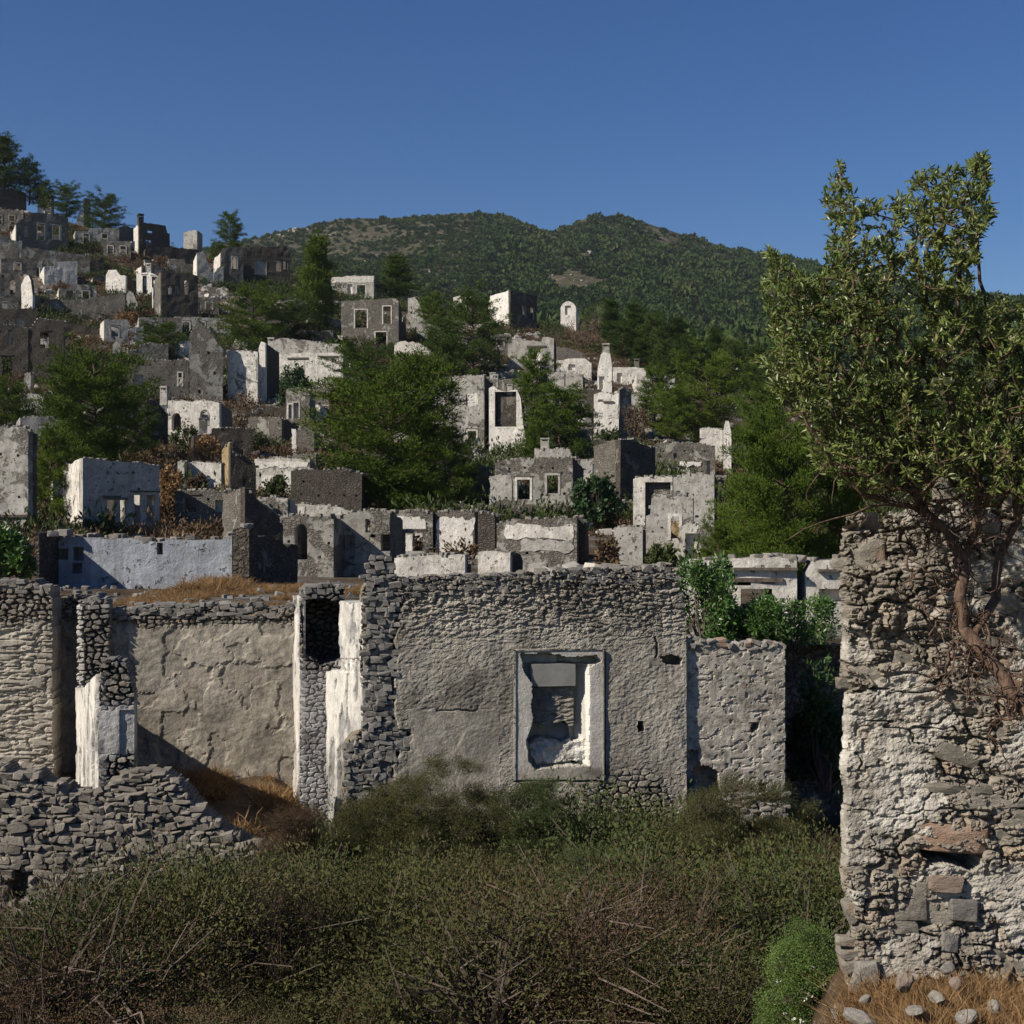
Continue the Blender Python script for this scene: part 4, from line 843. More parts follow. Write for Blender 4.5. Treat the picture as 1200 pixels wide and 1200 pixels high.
# pine crowns: whorls of boughs carrying pads of needle tufts (1 unit high, about 0.7 wide)
def pine_meshes(seed, wide=0.36, shape='cone', nb=70, pads=7, tuft=24, size=0.036, bare=0.12):
    rs = np.random.RandomState(seed); segs = []; P = []; D = []
    lean = rs.normal(size=2) * 0.03
    ax = lambda z: np.array([lean[0] * math.sin(z * 4), lean[1] * math.sin(z * 3), z])
    for k in range(9): segs.append((ax(k / 10), ax((k + 1) / 10), 0.022 * (1 - k / 10) + 0.003, 0.022 * (1 - (k + 1) / 10) + 0.003))
    lob = rs.uniform(0.62, 1.15, 8)
    for b in range(nb):
        t = (b + 0.5) / nb; z = bare + (0.97 - bare) * t; ang = b * 2.4 + rs.normal() * 0.5
        u = (z - bare) / (1 - bare)
        r = {'cone': wide * (1.02 - u) ** 0.75 * (0.55 + 0.45 * min(1, u * 5)), 'round': wide * math.sqrt(max(0.02, 1 - (2 * u - 0.85) ** 2 / 1.5)),
             'flat': wide * (0.55 + 0.6 * math.sin(u * 2.6))}[shape]
        r *= lob[int((ang % 6.283) / 6.284 * 8)] * rs.uniform(0.6, 1.18)
        st = ax(z * 0.86); d = np.array([math.cos(ang), math.sin(ang), 0])
        end = ax(z) + d * r + np.array([0, 0, 0.06 * rs.normal() + 0.05])
        segs.append((st, end, 0.006, 0.002))
        for q in range(pads):
            f = 0.35 + 0.65 * (q + rs.rand()) / pads
            c = st * (1 - f) + end * f + rs.normal(size=3) * np.array([0.022, 0.022, 0.01]) * (1.3)
            n = int(tuft * rs.uniform(0.6, 1.3)); off = rs.normal(size=(n, 3)) * np.array([0.026, 0.026, 0.012]) * (0.8 + 0.5 * (1 - u))
            off = off * rs.uniform(0.75, 1.25); P.append(c + off); dd = off * 18 + np.array([0, 0, 0.55]) + d * 0.25 + rs.normal(size=(n, 3)) * 0.4; D.append(dd)
    P = np.concatenate(P); D = np.concatenate(D)
    V, Q = leaf_quads(P, rs.uniform(0.6, 1.2, len(P)) * size, 0.26, D=D, rs=rs)
    return V, Q, tubes(segs, 5)
PINES = []
for sd, kw in ((1, dict(shape='flat', wide=0.50, nb=120, pads=9, tuft=58, size=0.026, bare=0.04)), (2, dict(shape='cone', wide=0.40, nb=64, pads=7, tuft=40, size=0.036)),
               (3, dict(shape='round', wide=0.50, nb=64, pads=7, tuft=44, size=0.036, bare=0.06)), (4, dict(shape='cone', wide=0.30, nb=46, pads=6, tuft=36, size=0.040, bare=0.15)),
               (5, dict(shape='round', wide=0.62, nb=84, pads=8, tuft=48, size=0.032, bare=0.03))):
    V, Q, (tv, tq) = pine_meshes(sd, **kw)
    mk = lambda mt: mesh_np('crown', V, Q, mats=[mt])
    PINES.append((mk(M['pine']), mesh_np('trunk', tv, tq, mats=[M['bark_d']], smooth=True), mk(M['pine_dark']), {1: .55, 2: .40, 3: .48, 4: .30, 5: .6}[sd]))
def pine(label, pxc, top, base, wpx, var, group, Y=None, dark=False, sink=0.0, cat='tree', name='pine_tree'):
    Y = Y or solveY(pxc, base); x = (pxc - 600) / F * Y; zb = (600 - base) / F * Y; hgt = (base - top) / F * Y; wm = wpx / F * Y
    t = thing(name, label, cat, (x, Y, zb), group, rng.uniform(0, 6.28))
    cr, tr, dk, hw = PINES[var]
    for nme, me in (('crown', dk if dark else cr), ('trunk', tr)):
        o = ob(nme, me, t); o.scale = (wm / (2 * hw), wm / (2 * hw), hgt)
    return t
GP = 'pines among the ruins'; GH = 'pines on the hilltop skyline'; GF = 'pines at the foot of the mountain'
pine('tall dark pine at the far left edge of the hilltop', 4, 160, 232, 58, 3, GH, dark=True)
pine('shorter dark pine beside the leftmost hilltop pine', 34, 185, 240, 44, 2, GH, dark=True)
pine('round pine behind the small white wall stump', 52, 212, 246, 30, 2, GH)
pine('bushy pine left of the hilltop pillar', 78, 216, 256, 44, 4, GH)
pine('broad dark pine right of the hilltop pillar', 122, 228, 280, 56, 4, GH, dark=True)
pine('lone small pine against the sky beside the block house', 271, 249, 302, 42, 2, GH)
pine('low bright shrubby pine below the lone skyline pine', 254, 284, 306, 26, 4, GH)
pine('tall layered pine in front of the mountain, left of the arched house', 372, 276, 392, 84, 1, GP)
pine('broad low pine spreading left of the layered pine', 298, 338, 412, 104, 4, GP)
pine('dark low pine filling the gap under the layered pine', 345, 352, 408, 70, 4, GP, dark=True)
pine('pine right of the small pale high house', 464, 300, 356, 60, 3, GP)
pine('small bright pine right of the arched house', 505, 342, 402, 46, 2, GP)
pine('large dark pine in front of the small white block', 553, 345, 444, 104, 4, GP, dark=True)
pine('dark pine behind the arched house ruin', 520, 372, 440, 60, 2, GP, dark=True)
pine('very large spreading pine in the middle of the village', 468, 416, 604, 216, 0, GP)
pine('lower right limb pine hugging the very large central pine', 520, 500, 606, 110, 4, GP)
pine('dark pine crown behind the very large central pine', 425, 405, 480, 100, 4, GP, dark=True)
pine('light green pine behind the white house with square chimney', 626, 412, 505, 66, 2, GP)
pine('rounded pine in the middle right, beside the white plastered front', 660, 452, 546, 108, 2, GP)
pine('small pine at the foot of the rounded pine', 628, 500, 548, 50, 4, GP)
pine('large spreading pine in the left of the village', 112, 412, 560, 150, 0, GP)
pine('pine crown at the lower left of the large left pine', 62, 500, 618, 66, 2, GP)
pine('dark pine crown right of the large left pine', 158, 470, 545, 70, 4, GP, dark=True)
pine('bright green shrubby pine at the left edge of the slope', 8, 446, 512, 70, 4, GP)
pine('low pine behind the sloping white wall', 188, 378, 424, 66, 4, GP)
pine('green pine right of the low white ruin', 768, 428, 506, 56, 2, GP)
pine('big bushy pine on the right slope', 828, 415, 516, 118, 4, GP)
pine('bright pine crown left of the big bushy pine', 786, 452, 516, 62, 2, GP)
pine('pine at the right of the tall broken post', 893, 452, 540, 80, 2, GP)
pine('large dark green pine behind the near stone wall', 920, 478, 690, 160, 0, GP)
pine('spreading lower boughs in front of the large right pine', 885, 560, 680, 120, 4, GP)
pine('tall pine half hidden behind the near tree', 985, 500, 690, 110, 1, GP)
pine('dark pine crown at the right edge behind the near tree', 1120, 440, 660, 150, 0, GP, dark=True)
pine('pine seen between the leaves of the near tree', 1030, 430, 600, 110, 2, GP)
pine('low bright pine under the broken post', 842, 612, 682, 60, 4, GP)
PL = ['%s in the wood at the mountain foot' % q for q in ('leftmost dark pine', 'second dark pine from the left', 'third dark pine from the left', 'tall dark pine above the bushy pine', 'small round pine low at the left', 'round pine right of the tall middle one',
      'dark pine just above the bright bushy crown', 'dark pine right of the bushy pine', 'dark pine touching the near leaves', 'lower pine behind the near tree leaves', 'low round pine in the middle front', 'dark pine mostly behind the near tree', 'low dark pine under the second one')]
for i, (a, b, c, w, v) in enumerate([(716, 352, 408, 50, 1), (742, 356, 418, 52, 3), (766, 366, 428, 50, 2), (795, 372, 432, 56, 1), (730, 378, 424, 40, 2), (812, 392, 448, 52, 2), (838, 384, 442, 48, 1), (862, 398, 456, 54, 2), (885, 405, 470, 60, 1), (905, 418, 480, 52, 2), (778, 398, 446, 46, 2), (935, 400, 482, 60, 1), (750, 398, 440, 42, 1)]):
    pine(PL[i], a, b, c, w, v, GF, dark=True)

# ---------------------------------------------------------------- the wooded mountain
rs = np.random.RandomState(3); blobs = []
for k in range(4):
    n = 110; P = unit(rs.normal(size=(n, 3))) * rs.uniform(0.6, 1.0, (n, 1)) * np.array([1, 1, 0.95]); P[:, 2] = np.abs(P[:, 2]) * 0.95
    V, Q = leaf_quads(P, rs.uniform(0.35, 0.75, n), 0.8, D=P + rs.normal(size=(n, 3)) * 0.6, rs=rs); blobs.append(mesh_np('wood clump', V, Q, mats=[M['maquis']]))
N = 64000; px = rs.uniform(150, 1350, N); Y = np.exp(rs.uniform(math.log(420), math.log(1290), N))
x = (px - 600) / F * Y
dens = fbm(x / 45, Y / 80, oct=4, seed=31)
right = sstep(380, 640, px) * 0.75 + 0.25
keep = rs.rand(N) < np.clip(right * (0.95 + 2.2 * dens) + 0.15 * (dens > 0.1), 0, 1)
keep |= (px < 560) & (rs.rand(N) < .30)
px, Y, x = px[keep], Y[keep], x[keep]
sz = rs.uniform(1.2, 3.4, len(x)) * np.where(px > 560, 1.05, 0.62) * np.where(rs.rand(len(x)) < .08, 1.7, 1)
scatter('mountain_wood', 'dense wood of small dark trees covering the mountain', np.stack([x, Y, terr(x, Y) - 0.3], 1), np.stack([sz, sz, sz * rs.uniform(0.9, 1.4, len(sz))], 1), blobs)
n = 1500; px = rs.uniform(250, 900, n); Y = np.exp(rs.uniform(math.log(500), math.log(1300), n)); x = (px - 600) / F * Y
d = fbm(x / 60, Y / 90, oct=3, seed=77); k = ((d > 0.3) & (px < 700)) | ((px < 350) & (Y > 1200)) | ((px > 470) & (px < 520) & (Y > 1220)); px, Y, x = px[k], Y[k], x[k]
scatter('mountain_rocks', 'pale rock outcrops on the mountainside', np.stack([x, Y, terr(x, Y) + .3], 1), rs.uniform(1.0, 4.5, len(x)), ROCK_L, flat=0.6)

# ---------------------------------------------------------------- growth and rubble on the village slope
brush = []
for k in range(4):
    n = 260; P = rs.normal(size=(n, 3)) * np.array([0.42, 0.42, 0.30]); P[:, 2] = np.abs(P[:, 2])
    V, Q = leaf_quads(P, rs.uniform(0.14, 0.34, n), 0.35, 0.7, D=P + np.array([0, 0, .5]) + rs.normal(size=(n, 3)) * 0.4, rs=rs); brush.append((V, Q))
B_straw = [mesh_np('dry brush', V, Q, mats=[M['straw_d']]) for V, Q in brush]; B_green = [mesh_np('green brush', V, Q, mats=[M['scrub_g']]) for V, Q in brush]
def slope_pts(n, thr, seed, sc=12, lo=56, hi=238, sign=1):
    px = rs.uniform(-80, 1300, n); Y = np.sqrt(rs.uniform(lo ** 2, hi ** 2, n)); x = (px - 600) / F * Y
    d = fbm(x / sc, Y / sc, oct=3, seed=seed); k = d > thr; x, Y = x[k], Y[k]
    return np.stack([x, Y, terr(x, Y)], 1)
p = slope_pts(11000, -0.05, 51); scatter('dry_brush', 'brown dry brush between the ruins', p, rs.uniform(0.4, 1.3, len(p)), B_straw, flat=0.8)
p = slope_pts(9000, 0.12, 52); scatter('green_brush', 'green scrub between the ruins', p, rs.uniform(0.5, 1.7, len(p)), B_green)
p = slope_pts(14000, -0.05, 53, 8); scatter('slope_rubble', 'fallen grey stones on the slope', p, rs.uniform(0.2, 1.0, len(p)) ** 1.5 + 0.12, ROCK + ROCK_W[:4], flat=0.7)
# ridge-line bushes of the left hill and round thickets
def blob_bush(label, pxc, top, base, wpx, mat, group, Y=None, leaf=0.12, n=2600, asp=0.5, name='bush', cat='bush', ny=None, stems=7, seed=None, dome=0.0, flowers=0, cover=1.0, lean=(0, 0)):
    """a bush: stems from its foot, leaves massed on many overlapping lobes"""
    r_ = np.random.RandomState(seed or int(pxc * 3 + top)); Y = Y or solveY(pxc, base)
    x = (pxc - 600) / F * Y; zb = (600 - base) / F * Y; H = (base - top) / F * Y; Wd = wpx / F * Y / 2; Dp = ny or Wd * 0.8
    t = thing(name, label, cat, (x, Y, zb), group)
    nl = 26; c = np.stack([r_.uniform(-0.8, 0.8, nl), r_.uniform(-0.8, 0.8, nl), r_.uniform(0.08, 0.86, nl)], 1)
    lim = np.sqrt(np.clip(1 - (c[:, 2] - 0.25) ** 2 * 1.35, 0.05, 1)); c[:, 0] *= lim; c[:, 1] *= lim
    li = r_.randint(0, nl, n); rad = r_.uniform(0.15, 0.34, nl)
    off = unit(r_.normal(size=(n, 3))) * (r_.rand(n, 1) ** 0.45); P = c[li] + off * rad[li][:, None] * np.array([1, 1, 0.8])
    P = P * np.array([Wd, Dp, H]); P[:, 0] += lean[0] * P[:, 2]; P = P[P[:, 2] > -0.2]
    V, Q = leaf_quads(P, r_.uniform(0.6, 1.25, len(P)) * leaf, asp, 0.4, D=unit(off[:len(P)]) * 0.7 + r_.normal(size=(len(P), 3)) * 0.7 + np.array([0, 0, .35]), rs=r_)
    ob('foliage', mesh_np('foliage', V, Q, mats=[mat]), t)
    segs = []
    for k in range(nl):
        e = c[k] * np.array([Wd, Dp, H]); e[0] += lean[0] * e[2]; m_ = e * 0.5 + r_.normal(size=3) * 0.06 * H; f0 = np.array([e[0] * 0.15, e[1] * 0.15, 0])
        segs += [(f0, m_, 0.012 * H, 0.008 * H), (m_, e, 0.008 * H, 0.004 * H)]
        for q in range(stems):
            e2 = e + r_.normal(size=3) * np.array([Wd, Dp, H]) * 0.16; segs.append((e, e2, 0.004 * H, 0.002 * H))
    tv, tq = tubes(segs, 4); ob('stem', mesh_np('stem', tv, tq, mats=[M['twig']]), t)
    if flowers:
        P2 = P[r_.randint(0, len(P), flowers)] * 1.03; V, Q = leaf_quads(np.repeat(P2, 4, 0), 0.022, 0.9, rs=r_); ob('flower', mesh_np('flower', V, Q, mats=[M['flower']]), t)
    return t
blob_bush('round dark broadleaf tree beside the two-window house', 697, 556, 622, 56, M['fig'], None, leaf=0.26, n=3600, asp=0.7, name='broadleaf_tree', cat='tree')
blob_bush('dark ivy-like tree in front of the white blocked windows', 342, 428, 486, 46, M['fig'], None, leaf=0.3, n=3000, name='broadleaf_tree', cat='tree')
GB = 'bushes between the ruins'
for i, (lb, a, b, c, w, mt) in enumerate([('round green bush on the dry terrace above the long retaining wall', 101, 332, 352, 28, 'scrub_g'), ('low green bush left of the rubble house', 31, 362, 392, 34, 'scrub_g'),
    ('dark bush below the small white high house', 520, 392, 430, 40, 'pine_dark'), ('brown bush on the knoll below the chapel', 684, 372, 412, 54, 'straw_d'), ('green bush on the left of the chapel knoll', 650, 376, 400, 44, 'scrub_g'),
    ('dark bush behind the chapel', 700, 352, 384, 40, 'pine_dark'), ('brown thicket under the plastered room', 282, 456, 505, 56, 'straw_d'), ('dark thicket below the small brown thicket', 300, 500, 530, 60, 'scrub_g'),
    ('thicket in front of the arched-window house', 215, 498, 534, 40, 'scrub_g'), ('tawny thicket right of the arched-window house', 240, 512, 545, 40, 'straw'), ('dark thicket beside the tower wall', 745, 470, 520, 34, 'scrub_b'),
    ('tawny brush beside the dark windowed house', 200, 536, 610, 34, 'straw'), ('small green bush before the stepped stone house', 775, 640, 672, 34, 'scrub_g'), ('brown bush beside the near speckled block', 712, 630, 670, 26, 'straw_d'),
    ('dark bush under the rounded pine', 715, 500, 530, 30, 'scrub_g'), ('green clump beside the pale drum', 86, 440, 486, 26, 'scrub_g'), ('dark clump under the black skyline house', 190, 300, 318, 26, 'straw_d'),
    ('tawny clump below the long dark house', 150, 366, 384, 34, 'straw'), ('grey green bush at the left of the brown stone wall', 322, 556, 590, 30, 'scrub_g'), ('brown clump beside the ochre post', 232, 558, 590, 30, 'straw_d')]):
    blob_bush(lb, a, b, c, w, M[mt], GB, leaf=0.24, n=1500, stems=2)

# ---------------------------------------------------------------- the near ruins: close-up masonry
def relief(name, pl, s0, s1, z0, z1, res, mask, depth, attr, th, mat, parent, bshift=0.0):
    """a wall modelled at the grain of its render: mask(px, py, s, z) says where there is wall, depth(...) how far its skin lies back"""
    ns, nz = int((s1 - s0) / res) + 1, int((z1 - z0) / res) + 1
    s = np.linspace(s0, s1, ns); z = np.linspace(z0, z1, nz); S, Z = np.meshgrid(s, z)
    def pxy(S, Z):
        X = pl.P0.x + pl.u.x * S; Yy = pl.P0.y + pl.u.y * S; return 600 + F * X / Yy, 600 - F * Z / Yy
    PX, PY = pxy(S, Z)
    D = depth(PX, PY, S, Z); A = attr(PX, PY, S, Z)
    Sc = (S[:-1, :-1] + S[1:, 1:]) / 2; Zc = (Z[:-1, :-1] + Z[1:, 1:]) / 2; a, b = pxy(Sc, Zc); Mk = mask(a, b, Sc, Zc)
    def P(S, Z, D): return np.stack([pl.P0.x + pl.u.x * S - pl.n.x * D, pl.P0.y + pl.u.y * S - pl.n.y * D, Z + 0 * D], -1)
    Vf = P(S, Z, D).reshape(-1, 3); Vb = P(S + bshift, Z, np.full_like(D, th)).reshape(-1, 3); n0 = len(Vf)
    i = np.arange(nz - 1)[:, None] * ns + np.arange(ns - 1)[None]
    Q = [np.stack([i, i + 1, i + ns + 1, i + ns], -1)[Mk]]
    Mp = np.pad(Mk, 1)
    L_ = Mk & ~Mp[1:-1, :-2]; R_ = Mk & ~Mp[1:-1, 2:]; B_ = Mk & ~Mp[:-2, 1:-1]; T_ = Mk & ~Mp[2:, 1:-1]
    def side(m, e0, e1):
        a0 = (i + e0)[m]; a1 = (i + e1)[m]; Q.append(np.stack([a0, a0 + n0, a1 + n0, a1], -1))
    side(L_, ns, 0); side(R_, 1, ns + 1); side(B_, 0, 1); side(T_, ns + 1, ns)
    rows = []                                                   # the back, in vertical strips
    for c in range(ns - 1):
        col = np.flatnonzero(np.diff(np.concatenate([[0], Mk[:, c].astype(int), [0]])))
        for a_, b_ in zip(col[::2], col[1::2]): rows.append((n0 + a_ * ns + c, n0 + b_ * ns + c, n0 + b_ * ns + c + 1, n0 + a_ * ns + c + 1))
    Q.append(np.array(rows)); Q = np.concatenate(Q)
    V = np.concatenate([Vf, Vb]); At = np.concatenate([A.reshape(-1, A.shape[-1]), A.reshape(-1, A.shape[-1])])
    used = np.zeros(len(V), bool); used[Q.ravel()] = True; re = np.cumsum(used) - 1
    me = mesh_np(name, V[used], re[Q], mats=[mat], attr=At[used])
    return ob(name, me, parent)
def pin(px, py, x0, x1, y0, y1, soft=0.8):
    return sstep(x0 - soft, x0 + soft, px) * (1 - sstep(x1 - soft, x1 + soft, px)) * sstep(y0 - soft, y0 + soft, py) * (1 - sstep(y1 - soft, y1 + soft, py))
def poly_in(px, py, pts, jag=0.0, sc=1.0, seed=0):
    if jag: px = px + jag * fbm(px / sc, py / sc, 0.5, 3, seed); py = py + jag * fbm(px / sc, py / sc, 9.5, 3, seed)
    r = np.zeros(px.shape, bool); n = len(pts)
    for k in range(n):
        (x0, y0), (x1, y1) = pts[k], pts[(k + 1) % n]
        if y0 == y1: continue
        c = ((py >= min(y0, y1)) & (py < max(y0, y1))) & (px < x0 + (py - y0) * (x1 - x0) / (y1 - y0)); r ^= c
    return r
def lumps(S, Z, w, h, seed, warp=0.25):
    """rubble showing through: rounded stones with deep joints; returns height 0..1 and tone"""
    wx = S / w + warp * fbm(S / w * 1.3, Z / h * 1.3, oct=2, seed=seed + 40) * 1.5; wz = Z / h + warp * fbm(S / w * 1.3, Z / h * 1.3, 4.4, 2, seed + 41) * 1.5
    d, e, r = worley(wx, wz, seed); return sstep(0.0, 0.28, e) * (0.75 + 0.25 * r), r
def top_line(pts, amp=3.0, sc=9.0, seed=0):
    xs = [a for a, b in pts]; ys = [b for a, b in pts]
    return lambda px: np.interp(px, xs, ys) + amp * fbm(px / sc, 0 * px, seed * 1.37, 3, seed) * 2
def embed(root, pl, regs, mats_pool, per, wr, hr, name='stone', face=0.0, out=(0.03, 0.08), seed=0, limit=300, stuff_name='stone_fill', ok=None, fill=1.12, dep=(0.14, 0.24)):
    """coursed rubble: regs = fn(px, py) -> bool. The 300 largest stones are single parts, the rest one filling"""
    r_ = np.random.RandomState(seed); s0, s1, z0, z1 = per; st = []
    z = z0
    while z < z1:
        hc = r_.uniform(*hr); s = s0 + r_.uniform(0, wr[0])
        while s < s1:
            w = r_.uniform(*wr) * (0.7 + 0.6 * r_.rand()); hh = hc * r_.uniform(0.75, 1.25)
            cs, cz = s + w / 2, z + hc / 2 + r_.normal() * hc * 0.12
            X = pl.P0.x + pl.u.x * cs; Yy = pl.P0.y + pl.u.y * cs
            if regs(np.array([600 + F * X / Yy]), np.array([600 - F * cz / Yy]))[0]: st.append((w, hh, cs, cz))
            s += w * 0.94
        z += hc * 0.94
    st.sort(key=lambda q: -q[0] * q[1]); Vs, Ts, o_ = [], [], 0; extra = []
    ang = math.atan2(pl.u.y, pl.u.x)
    for k, (w, hh, cs, cz) in enumerate(st):
        d = r_.uniform(*dep); p = pl.pt(cs, cz, face + d / 2 - r_.uniform(*out)); me = mats_pool[r_.randint(len(mats_pool))]
        rot = Matrix.Rotation(ang, 4, 'Z') @ Matrix.Rotation(r_.normal() * 0.14, 4, 'Y') @ Matrix.Rotation(r_.normal() * 0.10, 4, 'X')
        mt = Matrix.Translation(p) @ rot @ Matrix.Diagonal((w * fill, d, hh * fill, 1))
        if k < limit:
            o = ob(name, me, root); o.matrix_world = mt; o.matrix_basis = Matrix.Translation(-root.location) @ mt
        else:
            m4 = np.array(mt); co = np.empty(len(me.vertices) * 3); me.vertices.foreach_get('co', co); co = co.reshape(-1, 3)
            Vs.append(co @ m4[:3, :3].T + m4[:3, 3]); me.calc_loop_triangles(); tr = np.empty(len(me.loop_triangles) * 3, int); me.loop_triangles.foreach_get('vertices', tr)
            Ts.append(tr.reshape(-1, 3) + o_); o_ += len(co)
    if Vs:
        me = mesh_np(stuff_name, np.concatenate(Vs) - np.array(root.location), None, np.concatenate(Ts), mats=[mats_pool[0].materials[0]])
        tag(ob(stuff_name, me, root), kind='stuff')
    return len(st)
def local(root, o): o.data.transform(Matrix.Translation(-root.location)); o.parent = root; return o

# --- the long facade with the framed window
root = thing('ruined_house', 'nearest long grey rendered house front with one framed blocked window', 'ruin', (-0.5, 18.8, -5.2))
pf = Plane(410, 18.5, 9, pB=806)
ft = top_line([(400, 692), (455, 680), (500, 675), (560, 673), (640, 671), (700, 668), (760, 664), (789, 660), (800, 700), (808, 752)], 1.6, 7, 3)
brk = lambda py: 463 + 9 * fbm(py / 22, 0 * py, 0, 3, 12) - np.where((py > 855) & (py < 880), -14, 0)
def f_mask(px, py, s, z): return (py > ft(px)) & (px > 403 + 4 * fbm(py / 14, 0 * py, 3, 3, 8) + 21 * (1 - sstep(850, 885, py))) & (px < 804) & (py < 1150) & ~poly_in(px, py, [(0, 0)])
W0, W1, WT, WB = 602.5, 707.5, 761, 914
HOLE = [(620, 852), (632, 848), (640, 853), (652, 850), (662, 846), (668, 850), (672, 866), (662, 872), (648, 868), (634, 866), (622, 874), (619, 866)]
def f_depth(px, py, s, z):
    up = 1 - sstep(690, 775, py + 10 * fbm(s * 2, z * 2, oct=3, seed=60)); vt = 1 - sstep(676, 702, py + 9 * fbm(s * 5, z * 5, oct=3, seed=61))
    a = np.abs(fbm(s / 0.12 + 0.7 * fbm(s * 4, z * 4, seed=63), z / 0.045 + 0.9 * fbm(s * 4, z * 4, seed=64), oct=5, seed=62, gain=.6))
    d = up * (0.050 - 0.20 * np.minimum(a, 0.28)) + 0.004
    low = 0.013 * fbm(s / 0.045, z / 0.03, oct=4, seed=65, gain=.65) + 0.018 * fbm(s / 0.3, z / 0.3, oct=3, seed=66)
    d = d + low * (1 - 0.5 * up) * np.where((px > 478) & (px < 585) & (py > 832), 0.35, 1.0)
    d = d - 0.012 * sstep(0, .1, fbm(s * 1.1, z * 1.1, 2.2, 3, 67)) * (1 - up)
    hL, rL = lumps(s, z, 0.11, 0.075, 70)
    d = d + vt * (0.07 - 0.09 * hL)
    be = 1 - sstep(-2, 3, px - brk(py)); hB, rB = lumps(s, z, 0.15, 0.11, 71)
    d = d + be * (0.22 - 0.17 * hB + 0.09 * fbm(s * 3, z * 3, 0.3, 3, 72))
    bt = sstep(965, 1010, py + 62 * pin(px, py, 690, 790, 800, 1200, 25) + 22 * fbm(s * 2.2, z * 2.2, oct=3, seed=73)); hC, rC = lumps(s, z, 0.14, 0.085, 74); d = d + bt * (0.09 - 0.12 * hC)
    # plaster surround and the blocked opening with its splayed sides
    fr = pin(px, py, W0, W1, WT, WB); d = np.where(fr > .5, 0.006 * fbm(s / .2, z / .2, seed=75) - 0.022, d)
    d = np.where((px > W1) & (px < W1 + 2.0) & (py > WT) & (py < WB), 0.05, d); d = np.where((py > WB) & (py < WB + 2.0) & (px > W0) & (px < W1), 0.05, d)
    op = poly_in(px, py, [(609, 766), (640, 765), (664, 770), (700, 768), (704, 775), (690, 782), (690, 897), (648, 899), (628, 901), (619, 893), (617, 868), (624, 845), (623, 800), (613, 786)], 2.0, 6, 5)
    dd = 0.20 + 0.02 * fbm(s / .05, z / .03, oct=3, seed=76)
    lsp = np.interp(px, [609, 625], [0.02, 0.19]); rsp = np.interp(px, [678, 691], [0.30, 0.0])
    dd = np.where((px < 625) & (py > 790), lsp, dd); dd = np.where(px > 678, rsp, dd); dd = np.where((px > 672) & (px <= 678) & (py > 779), 0.34, dd)
    dd = np.where((py < 778), 0.15 + 0.1 * (px > 655), dd)                                       # hollow above the panel
    dd = np.where((px > 623) & (px < 675) & (py >= 778) & (py < 805), 0.045 + 0.003 * fbm(s / .1, z / .1, seed=77), dd)  # smooth cement panel
    dd = np.where((px > 624) & (px < 674) & (py > 806) & (py < 852), 0.10 + 0.05 * np.abs(fbm(s / .12, z / .035, oct=3, seed=78)), dd)
    hl = poly_in(px, py, HOLE, 2.0, 5, 9); dd = np.where(hl, 0.40, dd)
    ck = poly_in(px, py, [(621, 874), (640, 868), (664, 874), (688, 866), (688, 893), (630, 897)], 2.5, 6, 2); dd = np.where(ck, 0.13 + 0.04 * fbm(s / .07, z / .06, oct=4, seed=79), dd)
    d = np.where(op, dd, d)
    d = np.where(poly_in(px, py, [(747, 845), (754, 845), (755, 857), (747, 858)], 1, 4, 3), 0.3, d)
    d = np.where(poly_in(px, py, [(774, 770), (784, 767), (794, 768), (800, 772), (798, 780), (780, 779)], 2, 4, 4), 0.32, d)
    d = np.where(poly_in(px, py, [(692, 948), (704, 945), (709, 953), (698, 957)], 2, 4, 6), 0.2, d)
    cr = np.abs(px - (768 + 4 * fbm(py / 9, 0 * py, 0, 3, 80))) + 40 * (1 - pin(px, py, 750, 790, 745, 772)); d = d + 0.05 * (1 - sstep(0.5, 1.8, cr))
    cr = np.abs(py - (833 + 3 * fbm(px / 12, 0 * px, 0, 3, 81))) + 40 * (1 - pin(px, py, 510, 560, 820, 845)); d = d + 0.03 * (1 - sstep(0.5, 1.6, cr))
    return d
def f_attr(px, py, s, z):
    be = 1 - sstep(-2, 3, px - brk(py)); bt = sstep(965, 1010, py + 62 * pin(px, py, 690, 790, 800, 1200, 25) + 22 * fbm(s * 2.2, z * 2.2, oct=3, seed=73)); vt = 1 - sstep(676, 702, py + 9 * fbm(s * 5, z * 5, oct=3, seed=61))
    _, r0 = lumps(s, z, 0.11, 0.075, 70); _, r1 = lumps(s, z, 0.15, 0.11, 71); _, r2 = lumps(s, z, 0.14, 0.085, 74)
    pl_ = 1 - np.clip(be + bt + vt * 0.8, 0, 1); g = np.where(be > .5, r1, np.where(bt > .3, r2, r0))
    wh = pin(px, py, 603, 708, 761, 914) * 0.5 * (1 - sstep(895, 905, py)) ; wh = np.where(pin(px, py, 676, 692, 783, 897) > .5, 1.0, wh); wh = np.where(pin(px, py, 604, 623, 790, 880) > .5, 0.6, wh)
    wh = np.where(pin(px, py, 624, 674, 776, 852) > .5, 0, wh)
    pl_ = np.where(pin(px, py, 624, 674, 806, 852) > .5, 0.3, pl_)
    return np.stack([pl_, g, wh], -1)
s0, s1 = pf.sx(398), pf.sx(805.5)
fac = local(root, relief('wall', pf, s0, s1, -5.9, -0.66, 0.0125, f_mask, f_depth, f_attr, 0.55, M['facade'], None))
acc = Acc()                                                     # thin raised edge of the plaster surround
for (x0, x1, y0, y1) in ((602, 604, 761, 914), (705.8, 707.4, 761, 914), (604.2, 705.6, 760.4, 762)):
    a, b, c, d = pf.rect(x0, x1, y0, y1); acc.box(pf.pt(a, c, 0.04), pf.u * (b - a), pf.n * 0.075, Vector((0, 0, d - c)))
local(root, acc.build('window_surround', [M['l']]))
